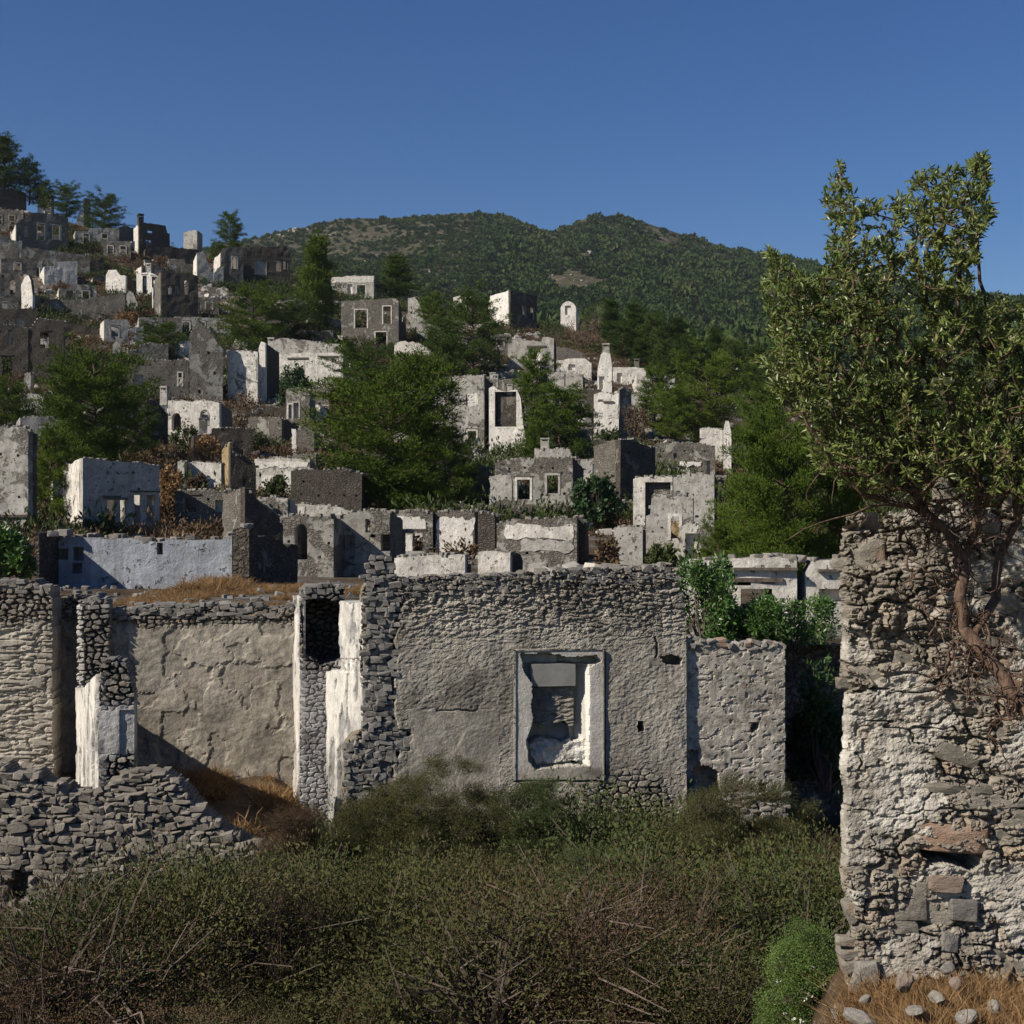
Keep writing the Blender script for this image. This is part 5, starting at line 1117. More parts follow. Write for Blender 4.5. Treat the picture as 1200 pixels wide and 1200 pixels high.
a, b, c, d = pf.rect(623, 675, 778.6, 804.6); acc = Acc(); acc.box(pf.pt(a, c, 0.09), pf.u * (b - a), pf.n * 0.055, Vector((0, 0, d - c)))
tag(local(root, acc.build('panel', [M['cement']])), 'smooth grey cement panel in the top of the blocked window')
def reg_f(px, py):
    return ((py > ft(px) - 2) & (py < ft(px) + 20 + 9 * fbm(px / 20, 0 * px, 0, 2, 5)) & (px < 800) & (px > 427) & (_rr.rand() < 0.75)) | ((px < brk(py) + 1) & (px > 427 - 22 * (py > 870)) & (py < 990)) | ((py > 945) & (px > 690) & (px < 790) & (_rr.rand() < 0.6))
_rr = np.random.RandomState(4)
embed(root, pf, reg_f, ROCK, (pf.sx(402), pf.sx(802), -5.0, -0.66), (0.06, 0.17), (0.045, 0.095), seed=3, face=0.05, out=(0.02, 0.07))
# cross wall with its white left face
pc = Plane(368, 21.0, pB=425, YB=18.62)
ct = top_line([(360, 786), (396, 785), (398.5, 706), (426, 704)], 1.5, 6, 7)
def c_mask(px, py, s, z): return (py > np.where(px > 397.5 + 1.5 * fbm(py / 8, 0 * py, 0, 2, 2), 706 + 3 * fbm(px / 5, 0 * px, 0, 2, 3), 786 + 3 * fbm(px / 6, 0 * px, 1, 2, 3))) & ((px < 425) | (py > 790) & (py < 860)) & (py < 1100)
def c_depth(px, py, s, z):
    d = 0.02 * fbm(s / .12, z / .16, oct=5, seed=90) + 0.03 * sstep(.1, .2, fbm(s / .25, z / .5, oct=4, seed=91)); d = np.where((py > 772) & (py < 788) & (px > 397), d + 0.06 * np.abs(fbm(s / .1, z / .1, oct=2, seed=92)), d)
    return d + 0.10 * sstep(870, 930, py - (px - 400) * 1.2 + 8 * fbm(s * 6, z * 6, seed=93)) * (px > 395)
def c_attr(px, py, s, z):
    st = sstep(.08, .2, fbm(s / .25, z / .5, oct=4, seed=91)); lo = sstep(870, 930, py - (px - 400) * 1.2) * (px > 395)
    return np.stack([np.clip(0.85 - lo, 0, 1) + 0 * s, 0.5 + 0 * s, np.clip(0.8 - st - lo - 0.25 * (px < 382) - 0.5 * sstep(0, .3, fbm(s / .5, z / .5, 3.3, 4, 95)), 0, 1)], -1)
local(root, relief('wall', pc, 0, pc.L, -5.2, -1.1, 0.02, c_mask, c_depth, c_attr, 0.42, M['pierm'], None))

# --- the roofless rooms to the left
root = thing('ruined_house', 'roofless rooms with stained tan plaster back wall left of the long grey front', 'ruin', (-4.5, 20.5, -4.4))
pb = Plane(118, 21.0, 2, pB=352)
bt_ = top_line([(100, 716), (200, 711), (345, 713), (352, 712)], 2.2, 8, 11)
def b_mask(px, py, s, z): return (py > bt_(px)) & (py < 1000)
def b_depth(px, py, s, z):
    v = 1 - sstep(722, 738, py + 8 * fbm(s * 3, z * 3, seed=101)); h, r = lumps(s, z, 0.11, 0.07, 102)
    pk = sstep(.02, .12, fbm(s / .35, z / .35, oct=5, seed=103))
    return v * (0.08 - 0.11 * h) + 0.012 * fbm(s / .08, z / .07, oct=4, seed=104) + 0.022 * pk + 0.03 * fbm(s / .8, z / .8, oct=3, seed=105)
def b_attr(px, py, s, z):
    v = 1 - sstep(722, 738, py + 8 * fbm(s * 3, z * 3, seed=101)); _, r = lumps(s, z, 0.11, 0.07, 102); pk = sstep(.02, .12, fbm(s / .35, z / .35, oct=5, seed=103))
    return np.stack([np.clip(1 - v - 0.35 * pk, 0, 1), r, 0 * s], -1)
local(root, relief('wall', pb, 0, pb.sx(352), -5.0, -1.3, 0.018, b_mask, b_depth, b_attr, 0.5, M['room'], None))
# left stretch of rubble wall and its darker return
pr_ = Plane(-70, 20.6, 3, pB=64)
rt = top_line([(-80, 684), (0, 683), (40, 682), (58, 690), (66, 706)], 2.5, 8, 13)
def r_mask(px, py, s, z): return (py > rt(px)) & (px < 61 + 2 * fbm(py / 12, 0 * py, 0, 3, 5)) & (py < 1000)
def r_depth(px, py, s, z):
    v = 1 - sstep(712, 740, py + 10 * fbm(s * 3, z * 3, seed=111)); h, r = lumps(s, z, 0.12, 0.08, 112); a = np.abs(fbm(s / .2 + .6 * fbm(s * 4, z * 4, seed=113), z / .05, oct=4, seed=114))
    return v * (0.10 - 0.13 * h) + (1 - v) * (0.05 - 0.18 * np.minimum(a, .28)) + 0.02 * fbm(s / .4, z / .4, seed=115)
def r_attr(px, py, s, z):
    v = 1 - sstep(712, 740, py + 10 * fbm(s * 3, z * 3, seed=111)); _, r = lumps(s, z, 0.12, 0.08, 112); return np.stack([1 - v, r, 0 * s], -1)
local(root, relief('wall', pr_, 0, pr_.L, -5.0, -0.9, 0.018, r_mask, r_depth, r_attr, 0.5, M['low'], None))
pq = Plane(58, 21.3, 6, pB=104)
qt = top_line([(50, 702), (70, 700), (90, 699), (110, 705)], 2.5, 8, 15)
local(root, relief('wall', pq, 0, pq.L, -5.0, -1.1, 0.022, lambda px, py, s, z: (py > qt(px)) & (py < 1000), lambda px, py, s, z: b_depth(px, py, s, z) + 0.14 * (py < 770) * np.abs(fbm(s * 4, z * 4, seed=121)), b_attr, 0.4, M['room'], None))
# the pier: white left face, tall rear block, lower front block
p1 = Plane(88, 20.9, pB=115, YB=18.0)
def p_mask(px, py, s, z): return (py > np.interp(px, [86, 92, 96, 103, 116], [806, 808, 808, 800, 788]) + 3 * fbm(py / 5, px / 5, 0, 2, 3)) & (py < 1060)
def p_depth(px, py, s, z): return 0.02 * fbm(s / .15, z / .18, oct=5, seed=131) + 0.045 * sstep(.05, .15, fbm(s / .2, z / .6, oct=4, seed=132))
def p_attr(px, py, s, z):
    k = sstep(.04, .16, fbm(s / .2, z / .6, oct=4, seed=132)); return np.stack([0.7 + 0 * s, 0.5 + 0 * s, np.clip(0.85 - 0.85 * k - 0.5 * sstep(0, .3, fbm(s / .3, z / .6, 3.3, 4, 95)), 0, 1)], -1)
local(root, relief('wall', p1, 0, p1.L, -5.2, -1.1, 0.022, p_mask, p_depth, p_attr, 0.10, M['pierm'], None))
def rub(px, py, s, z, sd, k=0.10): h, r = lumps(s, z, 0.12, 0.08, sd); return k * 0.8 - k * h
pk_ = Plane(90, 20.82, 2, pB=130)
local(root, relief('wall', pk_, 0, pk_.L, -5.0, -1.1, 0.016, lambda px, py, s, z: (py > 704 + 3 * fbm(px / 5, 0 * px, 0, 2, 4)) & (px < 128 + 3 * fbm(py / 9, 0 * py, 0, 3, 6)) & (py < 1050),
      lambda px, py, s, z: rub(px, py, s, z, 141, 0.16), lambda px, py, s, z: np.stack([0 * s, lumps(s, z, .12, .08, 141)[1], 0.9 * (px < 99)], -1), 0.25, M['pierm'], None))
pm_ = Plane(116, 18.0, 9, pB=157)
mtop = top_line([(114, 784), (122, 774), (136, 771), (146, 776), (152, 790), (157, 812)], 1.5, 5, 17)
def m_depth(px, py, s, z):
    v = 1 - sstep(812, 836, py + 7 * fbm(s * 5, z * 5, seed=151)) + sstep(885, 900, py - (px - 115) * -0.3 + 6 * fbm(s * 6, z * 6, seed=152)); return v * rub(px, py, s, z, 153, 0.15) + 0.012 * fbm(s / .07, z / .07, oct=4, seed=154) + 0.03 * (px > 140) * (py > 832) * (py < 888)
def m_attr(px, py, s, z):
    v = 1 - sstep(812, 836, py + 7 * fbm(s * 5, z * 5, seed=151)) + sstep(885, 900, py + (px - 115) * .3 + 6 * fbm(s * 6, z * 6, seed=152)); return np.stack([1 - np.clip(v, 0, 1), lumps(s, z, .12, .08, 153)[1], 0.25 * (1 - np.clip(v, 0, 1))], -1)
local(root, relief('wall', pm_, 0, pm_.L, -5.2, -1.6, 0.013, lambda px, py, s, z: (py > mtop(px)) & (py < 1060), m_depth, m_attr, 0.4, M['pierm'], None))
# hollow wall end between the tan room and the white cross wall
ph = Plane(351, 20.3, 9, pB=404)
htop = top_line([(340, 694), (360, 690), (404, 684)], 2, 7, 19)
def h_depth(px, py, s, z):
    n_ = poly_in(px, py, [(353, 706), (378, 700), (399, 706), (400, 772), (376, 778), (355, 768)], 4, 10, 21); return np.where(n_, 0.75, 0) + rub(px, py, s, z, 161, 0.12) * np.where(py < 785, 1, .3)
local(root, relief('wall', ph, 0, ph.L, -5.0, -0.9, 0.018, lambda px, py, s, z: (py > htop(px)) & (py < 1000), h_depth, lambda px, py, s, z: np.stack([sstep(775, 800, py), lumps(s, z, .12, .08, 161)[1], 0 * s], -1), 1.0, M['pierm'], None))
pe = Plane(343, 21.05, pB=351.5, YB=20.3)
local(root, relief('wall', pe, 0, pe.L, -4.6, -1.1, 0.03, lambda px, py, s, z: (py > 698) & (py < 1000), p_depth, p_attr, 0.08, M['pierm'], None))
_rr = np.random.RandomState(14)
for P_, tp, lo_, hi_ in ((pb, bt_, 122, 345), (pr_, rt, -70, 60), (pk_, lambda px: 702 + 0 * px, 100, 127), (ph, htop, 350, 402)):
    embed(root, P_, lambda px, py: (py > tp(px) - 3) & (py < tp(px) + 12) & (px > lo_) & (px < hi_) & (_rr.rand() < .8), ROCK, (0, P_.L, -1.9, -0.9), (0.07, 0.18), (0.05, 0.10), seed=int(lo_ + 99), limit=72, face=0.03)
# --- lower wall to the right
root = thing('ruined_house', 'lower pale speckled rendered wall right of the long grey front', 'ruin', (3, 19.6, -5))
pw = Plane(800, 19.28, 9, pB=921)
wt = top_line([(798, 752), (860, 754), (921, 757)], 1.3, 6, 23)
def w_depth(px, py, s, z):
    pit = sstep(.25, .34, fbm(s / .07, z / .04, oct=2, seed=171)) * 0.014
    d = 0.008 * fbm(s / .08, z / .07, oct=4, seed=172) + pit + 0.015 * fbm(s / .7, z / .5, seed=173)
    d = np.where(poly_in(px, py, [(880, 849), (889, 846), (890, 855), (881, 858)], 1.5, 4, 3), .2, d); d = np.where(poly_in(px, py, [(889, 919), (899, 918), (898, 929), (890, 928)], 1.5, 4, 3), .2, d)
    d = np.where(poly_in(px, py, [(818, 902), (824, 896), (832, 898), (843, 906), (845, 930), (818, 933)], 3, 6, 31), .35, d)
    bt = sstep(925, 945, py + 12 * fbm(s * 3, z * 3, seed=174)); return d + bt * rub(px, py, s, z, 175, .1) + 0.15 * poly_in(px, py, [(804, 880), (818, 879), (821, 900), (812, 925), (804, 935)], 3, 5, 8)
def w_attr(px, py, s, z):
    pit = sstep(.2, .34, fbm(s / .10, z / .06, oct=2, seed=171)); bt = sstep(925, 945, py + 12 * fbm(s * 3, z * 3, seed=174)); return np.stack([np.clip(1 - .8 * pit - bt, 0, 1), lumps(s, z, .12, .08, 175)[1], 0.12 * (1 - pit) * (1 - bt)], -1)
local(root, relief('wall', pw, 0, pw.L, -5.4, -1.7, 0.0135, lambda px, py, s, z: (py > wt(px)) & (px < 920 + 1.2 * fbm(py / 8, 0 * py, 0, 3, 4)) & (py < 1060), w_depth, w_attr, 0.45, M['low'], None))
E = pw.at(920) - pw.n * 0.453
local(root, wall_cells((E.x - pw.u.x * 0.45, E.y - pw.u.y * 0.45), (E.x - pw.u.x * 0.45 - pw.n.x * 2.2, E.y - pw.u.y * 0.45 - pw.n.y * 2.2), 0.45, -6, [(0, -1.86), (2.2, -2.0)], [], [M['g']], None)) if False else None
pg = Plane(880, 22.0, 0, pB=1010)
local(root, wall_cells(pg.P0, pg.P1, 0.5, -6, [(0, -2.06), (pg.L, -2.1)], [], [M['g']], None, rag=0.05))
pz = Plane(919.5, 19.92, pB=917, YB=21.95)
local(root, wall_cells(pz.P0, pz.P1, 0.45, -6, [(0, -1.86), (pz.L, -2.04)], [], [M['g']], None, rag=0.03))
_rr = np.random.RandomState(24)
embed(root, pw, lambda px, py: ((py > wt(px) - 3) & (py < wt(px) + 5)) | ((py > 930) & (_rr.rand() < .6)), ROCK_L, (0, pw.L, -5, -1.75), (0.06, 0.15), (0.04, 0.08), seed=8, face=0.03, limit=200)

# --- dry stone wall, front left
root = thing('rubble_wall', 'collapsed dry stone wall of dark rough stones at the lower left', 'wall', (-5, 17.0, -5.4))
pq2 = Plane(-70, 17.0, 3, pB=372)
st_ = top_line([(-80, 890), (0, 895), (20, 908), (40, 903), (52, 916), (72, 918), (80, 926), (112, 932), (128, 915), (150, 905), (172, 903), (190, 906), (212, 920), (235, 950), (262, 972), (290, 985), (330, 1000), (372, 1030)], 2.0, 9, 29)
def s_depth(px, py, s, z): return 0.07 + 0.05 * fbm(s / .1, z / .08, oct=3, seed=181) + 0.25 * poly_in(px, py, [(14, 1018), (34, 1020), (33, 1048), (18, 1062), (6, 1050)], 3, 6, 3)
local(root, relief('wall', pq2, 0, pq2.L, -6.0, -2.9, 0.03, lambda px, py, s, z: (py > st_(px) + 4) & (py < 1190), s_depth, lambda px, py, s, z: np.stack([0.15 + 0 * s, 0.3 + 0.3 * fbm(s, z, seed=2), 0 * s], -1), 0.55, M['facade'], None))
DK = rocks_mesh('stone', 20, 12, rock_mat('dark grey fieldstone', (0.205, 0.182, 0.15), 0.6, (0.40, 0.365, 0.31)), 16)
ns_ = embed(root, pq2, lambda px, py: (py > st_(px)) & ~poly_in(px, py, [(14, 1018), (34, 1020), (33, 1048), (18, 1062), (6, 1050)]), DK, (0, pq2.L, -5.7, -2.9), (0.045, 0.19), (0.04, 0.115), seed=31, face=0.0, out=(-0.01, 0.05), dep=(0.2, 0.3), fill=1.16)
tag(root, 'collapsed dry stone wall of dark rough stones at the lower left')
print('stones', ns_)

# --- the close stone wall on the right
root = thing('stone_wall', 'close rough stone and mortar wall filling the right edge behind the small tree', 'wall', (2.2, 7.5, -2.9))
pn = Plane(978, 7.5, -2, pB=1330)
nt_ = top_line([(975, 660), (984, 650), (992, 606), (1010, 600), (1022, 628), (1042, 600), (1070, 590), (1120, 575), (1200, 560), (1330, 540)], 5, 16, 37)
VOID = [(1076, 988), (1090, 990), (1110, 997), (1135, 1000), (1151, 998), (1148, 1012), (1140, 1021), (1112, 1012), (1092, 1009), (1078, 1002)]
def n_left(py): return 987 + 5 * fbm(py / 30, 0 * py, 0, 4, 41) - np.where((py > 590) & (py < 645), 4, 0) + 10 * sstep(1040, 1060, py) + 6 * sstep(905, 1000, py) * 0
def n_masks(px, py, s, z):
    w = fbm(s / .35, z / .22, oct=4, seed=191); stone = sstep(-.04, .08, w + 0.10 * sstep(930, 1040, py) + .22 * (1 - sstep(640, 760, py)) - .16 * pin(px, py, 985, 1110, 765, 960, 20)); return stone
def n_depth(px, py, s, z):
    st = n_masks(px, py, s, z); h1, r1 = lumps(s, z, 0.17, 0.10, 192, 0.4); h2, r2 = lumps(s, z, 0.055, 0.04, 193, 0.4)
    d = st * (0.05 - 0.055 * h1 - 0.022 * h2) + (1 - st) * (0.010 * fbm(s / .12, z / .06, oct=4, seed=194) - 0.006)
    d = d + 0.055 * fbm(s / .55, z / .30, oct=3, seed=195) + 0.018 * fbm(s / .035, z / .025, oct=4, seed=196, gain=.65) + 0.02 * sstep(.3, .42, fbm(s / .04, z / .03, 2.2, 2, 201))
    a = np.abs(fbm(s / .3 + .5 * fbm(s * 5, z * 5, seed=197), z / .11, oct=3, seed=198)); d = d + 0.05 * (1 - sstep(0.0, 0.035, a)) * sstep(-.1, .2, fbm(s * 3, z * 3, seed=199))
    d = np.where(poly_in(px, py, VOID, 3, 9, 3), .32, d)
    d = d - 0.05 * pin(px, py, 980, 1110, 662, 740, 8)
    ed = 1 - sstep(0, 9, px - n_left(py)); return d + 0.05 * ed ** 2
def n_attr(px, py, s, z):
    st = n_masks(px, py, s, z); _, r1 = lumps(s, z, 0.17, 0.10, 192, 0.4); wh = sstep(.0, .18, fbm(s / .22, z / .16, 5.5, 4, 200)) * (1 - st) * pin(px, py, 960, 1500, 755, 970, 15)
    return np.stack([1 - 0.85 * st, r1, 0.38 * wh], -1)
local(root, relief('wall', pn, 0, pn.L, -3.1, 0.32, 0.0062, lambda px, py, s, z: (py > nt_(px)) & (px > n_left(py)), n_depth, n_attr, 0.6, M['near'], None, bshift=0.2))
def reg_n(px, py):
    if poly_in(px, py, VOID)[0] or (px < n_left(py) + 2)[0]: return np.array([False])
    s, z = pn.sx(float(px[0])), 0; z = (600 - float(py[0])) / F * (pn.P0.y + pn.u.y * s)
    return np.array([(py[0] > nt_(px)[0]) and float(n_masks(px, py, np.array([s]), np.array([z]))[0]) > 0.5 and _rr.rand() < 0.62])
_rr = np.random.RandomState(34)
NK = rocks_mesh('stone', 24, 15, rock_mat('grey brown wall stone', (0.25, 0.225, 0.185), 0.42, (0.44, 0.41, 0.35), (0.36, 0.21, 0.12)), 26)
embed(root, pn, reg_n, NK, (0, pn.L, -3.0, 0.3), (0.07, 0.24), (0.05, 0.13), seed=41, face=0.0, out=(-0.01, 0.022), dep=(0.10, 0.2))
for (x0, x1, y0, y1, mt, lb) in ((1074, 1158, 966, 998, 'rock_o', 'rusty red lintel stone over the hole'), (1085, 1128, 1026, 1045, 'rock_r', 'brownish red stone under the hole'),
                             (1112, 1146, 1054, 1078, 'rock', None), (1102, 1120, 1092, 1114, 'rock', None), (998, 1030, 1126, 1166, 'rock_l', None)):
    a, b, c, d = pn.rect(x0, x1, y0, y1); me = rocks_mesh('stone', 1, int(x0), M[mt], 30)[0]
    o = ob('stone', me, root); o.matrix_basis = Matrix.Translation(-root.location) @ Matrix.Translation(pn.pt((a + b) / 2, (c + d) / 2, 0.05)) @ Matrix.Rotation(.06, 4, 'Y') @ Matrix.Diagonal(((b - a) * 1.1, 0.19, (d - c) * 1.15, 1))
    if lb: tag(o, lb)

# ---------------------------------------------------------------- loose stones and dry grass on the ledge
M['cope_l'] = rock_mat('dusty pale stones', (0.34, 0.31, 0.265), 0.25, (0.46, 0.43, 0.38))
GS = 'pale stones on the ledge at the lower right'
LS = [('flat pale stone at the very bottom left of the dry grass ledge', 1008, 1190, 60, 22, 6.8), ('large pinkish stone in the dry grass under the close wall', 1060, 1148, 40, 30, 7.0), ('square white stone at the middle of the dry grass', 1098, 1166, 30, 20, 6.9),
      ('round grey stone in the dry grass near the right edge', 1165, 1178, 22, 24, 6.75), ('long flat stone in the dry grass at the right', 1132, 1188, 46, 14, 6.6), ('small grey stone beside the square white stone', 1120, 1150, 24, 20, 7.0),
      ('bright small stone at the foot of the wall corner', 1014, 1168, 18, 16, 7.0), ('pale angular stone leaning on the wall foot', 1110, 1132, 26, 22, 7.15), ('low flat stone before the pinkish stone', 1070, 1182, 40, 16, 6.75)]
for i, (lb, x, y, w, hh, Y) in enumerate(LS):
    w *= .78; hh *= .8
    me = round_rock('loose_stone', 60 + i, M['cope_l'] if i % 4 != 1 else M['rock_r']); c = W3(x, y + 3, Y)
    o = ob('loose_stone', me, None, c); o.scale = (w / F * Y * 1.15, 0.8 * w / F * Y, hh / F * Y * 1.0); o.rotation_euler = (.25 * math.sin(i * 2.1), .3 * math.cos(i * 1.7), i); tag(o, lb, 'stone', GS)
def tuft(seed, n=90, h=0.22, mat='straw', spread=.09, w=0.004):
    r_ = np.random.RandomState(seed); V = []; Q = []
    for k in range(n):
        b = np.append(r_.normal(size=2) * spread * .5, 0); d = np.append(r_.normal(size=2) * .5, 1.0); d /= np.linalg.norm(d); L = h * r_.uniform(.4, 1.2); s = np.cross(d, r_.normal(size=3)); s /= np.linalg.norm(s)
        dr = np.append(d[:2], 0) * L * .35; p1 = b + d * L * .5; p2 = b + d * L * .9 + dr - np.array([0, 0, .1 * L]); o_ = len(V); V += [b - s * w, b + s * w, p1 + s * w * .8, p1 - s * w * .8, p2 + s * w * .2, p2 - s * w * .2]
        Q += [(o_, o_ + 1, o_ + 2, o_ + 3), (o_ + 3, o_ + 2, o_ + 4, o_ + 5)]
    return mesh_np('grass tuft', V, Q, mats=[M[mat]])
T_s = [tuft(k, 80, .20, spread=.12, w=.0022) for k in range(4)]; T_l = [tuft(9 + k, 110, .34, spread=.25, w=.006) for k in range(4)]
x = RS.uniform(1.5, 3.4, 3200); y = RS.uniform(6.2, 7.5, 3200); k = (fbm(x / .3, y / .3, oct=2, seed=6) > -.2) & (x > 1.75 + .1 * (7.5 - y)); x, y = x[k], y[k]
scatter('ledge_grass', 'dry orange grass on the ledge under the close wall', np.stack([x, y, near_z(x, y) - .01], 1), RS.uniform(.4, 1.3, len(x)), T_s)
x = RS.uniform(1.2, 3.4, 900); y = RS.uniform(6.1, 7.5, 900); k = x > 1.62 + .1 * (7.5 - y); x, y = x[k], y[k]
scatter('ledge_gravel', 'small broken stones on the ledge', np.stack([x, y, near_z(x, y)], 1), RS.uniform(.015, .07, len(x)), ROCK_W + ROCK_L[:6])
# dry grass on the terrace above the tan room, on its floor, and along the wall heads
x = RS.uniform(-7.2, -2.0, 3600); y = RS.uniform(21.5, 27.8, 3600); k = (fbm(x / 1.2, y / 1.2, oct=3, seed=16) > -.05) & ((x - (-6.4)) > 0); x, y = x[k], y[k]
scatter('terrace_grass', 'brown dry grass on the terrace above the tan room', np.stack([x, y, terr(x, y) - .02], 1), RS.uniform(.15, .5, len(x)) * np.where((x > -5.9) & (x < -5.2) & (y > 25), 2.0, 1), T_l)
x = RS.uniform(-5.9, -2.9, 1500); y = RS.uniform(17.6, 21.0, 1500); k = (fbm(x / .8, y / .8, oct=3, seed=17) > 0.35 - .55 * sstep(19.6, 20.6, y)); x, y = x[k], y[k]
scatter('room_grass', 'orange dry grass on the floor of the roofless room', np.stack([x, y, near_z(x, y) - .02], 1), RS.uniform(.35, 1.0, len(x)), T_l)
x = RS.uniform(-9, 10, 700); y = RS.uniform(21.6, 34, 700); scatter('terrace_rubble', 'small fallen stones behind the near walls', np.stack([x, y, terr(x, y)], 1), RS.uniform(.05, .18, 700), ROCK)

# ---------------------------------------------------------------- scrub filling the lower frame
def bush_mesh(seed, n, mat, leaf, asp=.45, rad=(.5, .5, .42), tw=140, tmat='twig', hollow=.5):
    r_ = np.random.RandomState(seed); nl = 40; c = unit(r_.normal(size=(nl, 3))) * r_.uniform(.35, .85, (nl, 1)); c[:, 2] = np.abs(c[:, 2]); li = r_.randint(0, nl, n); off = r_.normal(size=(n, 3)) * .13
    P = (c[li] + off) * np.array(rad); V, Q = leaf_quads(P, r_.uniform(.5, 1.3, n) * leaf, asp, D=off * 4 + c[li] * .6 + r_.normal(size=(n, 3)) * .6, rs=r_)
    segs = []
    for k in range(tw):
        e = c[r_.randint(nl)] * np.array(rad) * r_.uniform(.8, 1.25) + r_.normal(size=3) * .05; m_ = e * .55 + r_.normal(size=3) * .05; segs += [(e * .05, m_, .005, .003), (m_, e, .003, .0012)]
    tv, tq = tubes(segs, 3); return cat_mesh('scrub clump', [(V, Q, 0), (tv, tq, 1)], [M[mat], M[tmat]])
SC = [bush_mesh(1, 12000, 'scrub', .014), bush_mesh(2, 12000, 'scrub', .012), bush_mesh(3, 9000, 'scrub_b', .014, .3, tw=260), bush_mesh(4, 10000, 'scrub_g', .018, .5), bush_mesh(5, 12000, 'scrub_g', .014), bush_mesh(6, 5000, 'scrub_b', .022, .2, tw=320)]
N = 1300; x = RS.uniform(-7.5, 3.9, N); y = RS.uniform(9.5, 18.3, N)
k = (x > -.42 * y) & (x < .27 * y) & ~((x < -2.9 + .0 * y) & (y > 16.75)) & ~((x > 1.5) & (y < 10.5)); x, y = x[k], y[k]
scatter('scrub', 'low thorny scrub covering the ground below the ruins', np.stack([x, y, near_z(x, y) - .05], 1), (.42 + 1.9 * RS.uniform(0, 1, len(x)) ** 2.4 * (.6 + .8 * (fbm(x / 1.5, y / 1.5, oct=2, seed=57) > 0))) * (1 + .3 * sstep(15.5, 17.5, y)), SC, tilt=.15, idx=np.floor((fbm(x / 0.9, y / 0.9, oct=3, seed=58) * 1.5 + .5) * 6 + RS.normal(size=len(x)) * .8).astype(int))
WS = [bush_mesh(70 + k, 3600, ('scrub_b', 'scrub', 'scrub_b')[k], .020, .3, (.32, .32, .95), 260) for k in range(3)]
x = RS.uniform(-5.5, 3.4, 420); y = RS.uniform(11, 18.3, 420); k = (x > -.4 * y) & (x < .25 * y) & ((x > -2.7) | (y < 16)) & (fbm(x / 1.4, y / 1.4, oct=2, seed=59) > -.1); x, y = x[k], y[k]
scatter('tall_scrub', 'wispy brown scrub standing above the lower bushes', np.stack([x, y, near_z(x, y)], 1), RS.uniform(.6, 1.25, len(x)), WS, tilt=.2)
def big_bush(label, pxc, top, base, wpx, Y, src, group='scrub bushes in the foreground', seed=0, dens=1.0, sc=None, name='bush'):
    """a large bush grown from overlapping clumps, joined into one crown"""
    r_ = np.random.RandomState(seed + int(pxc)); c0 = W3(pxc, base, Y); H = (base - top) / F * Y; Wd = wpx / F * Y / 2; t = thing(name, label, 'bush', c0, group)
    n = int(34 * dens * max(1, Wd * H * 1.8)); s = sc or .5 * min(1.0, .55 + .3 * H); Vs = {}
    P = r_.uniform(-1, 1, (n * 3, 3)); P[:, 2] = np.abs(P[:, 2]); P = P[(P ** 2).sum(1) < 1][:n]
    V_all, Q_all, MI, o_ = [], [], [], 0
    for q in P:
        me = src[r_.randint(len(src))]; nv = len(me.vertices); co = np.empty(nv * 3); me.vertices.foreach_get('co', co); co = co.reshape(-1, 3); a = r_.uniform(0, 6.28); ca, sa = math.cos(a), math.sin(a); k = s * r_.uniform(.75, 1.25)
        co = np.stack([co[:, 0] * ca - co[:, 1] * sa, co[:, 0] * sa + co[:, 1] * ca, co[:, 2]], 1) * k + q * np.array([Wd * .85, min(Wd, 1.0) * .7, max(H - s * .42, .1)]) 
        lv = np.empty(len(me.loops), int); me.loops.foreach_get('vertex_index', lv); mi = np.empty(len(me.polygons), int); me.polygons.foreach_get('material_index', mi)
        V_all.append(co); Q_all.append(lv.reshape(-1, 4) + o_); MI.append(mi); o_ += nv
    V = np.concatenate(V_all); Q = np.concatenate(Q_all); MI = np.concatenate(MI); ml = [src[0].materials[0], src[0].materials[1]]
    for mi, nm in ((0, 'foliage'), (1, 'stem')):
        q = Q[MI == mi]; used = np.zeros(len(V), bool); used[q.ravel()] = True; re = np.cumsum(used) - 1; ob(nm, mesh_np(nm, V[used], re[q], mats=[ml[mi]]), t)
    return t
lt = lambda sd, mat, leaf, asp=.45, n=2200: [bush_mesh(sd + j, n, mat, leaf, asp, tw=40) for j in range(2)]
A_s, A_b, A_g, A_w = lt(20, 'scrub', .030), lt(30, 'scrub_b', .030, .3), lt(40, 'scrub_g', .034), lt(50, 'bright', .030, .6)
big_bush('tall loose olive brown bush against the grey house front', 515, 868, 1085, 250, 17.4, A_s, dens=1.0)
big_bush('olive bush at the foot of the white cross wall', 425, 900, 1090, 130, 17.4, A_s)
big_bush('green bush under the framed window', 635, 888, 1090, 190, 17.4, A_g)
big_bush('yellowish bush at the corner of the roofless room', 345, 915, 1080, 110, 16.9, A_b)
big_bush('large rounded olive brown bush before the lower pale wall', 875, 890, 1130, 270, 16.2, A_s, dens=1.2)
big_bush('dark green bush with small flowers left of the large rounded bush', 712, 1030, 1160, 130, 13.4, A_g)
big_bush('dark green bush above the flowering one', 690, 965, 1110, 140, 15.4, A_g)
big_bush('brown twiggy bush right of the rubble heap', 765, 975, 1110, 100, 15.6, A_b)
big_bush('green and brown bush at the bottom left corner', 60, 1085, 1260, 220, 12.0, A_g)
big_bush('brown bush below the dry stone wall', 180, 1065, 1200, 200, 13.6, A_b)
big_bush('green bush at the right end of the dry stone wall', 330, 985, 1160, 190, 14.6, A_s)
big_bush('low olive bush in the middle of the bottom edge', 450, 1035, 1260, 230, 12.0, A_s)
big_bush('brown grassy bush in the bottom centre', 610, 1060, 1260, 190, 11.6, A_b)
big_bush('wide low bush left of the bright green weed', 815, 1045, 1250, 220, 11.6, A_s)
big_bush('olive bush beside the close wall below the dark gap', 960, 960, 1130, 80, 14.2, A_b)
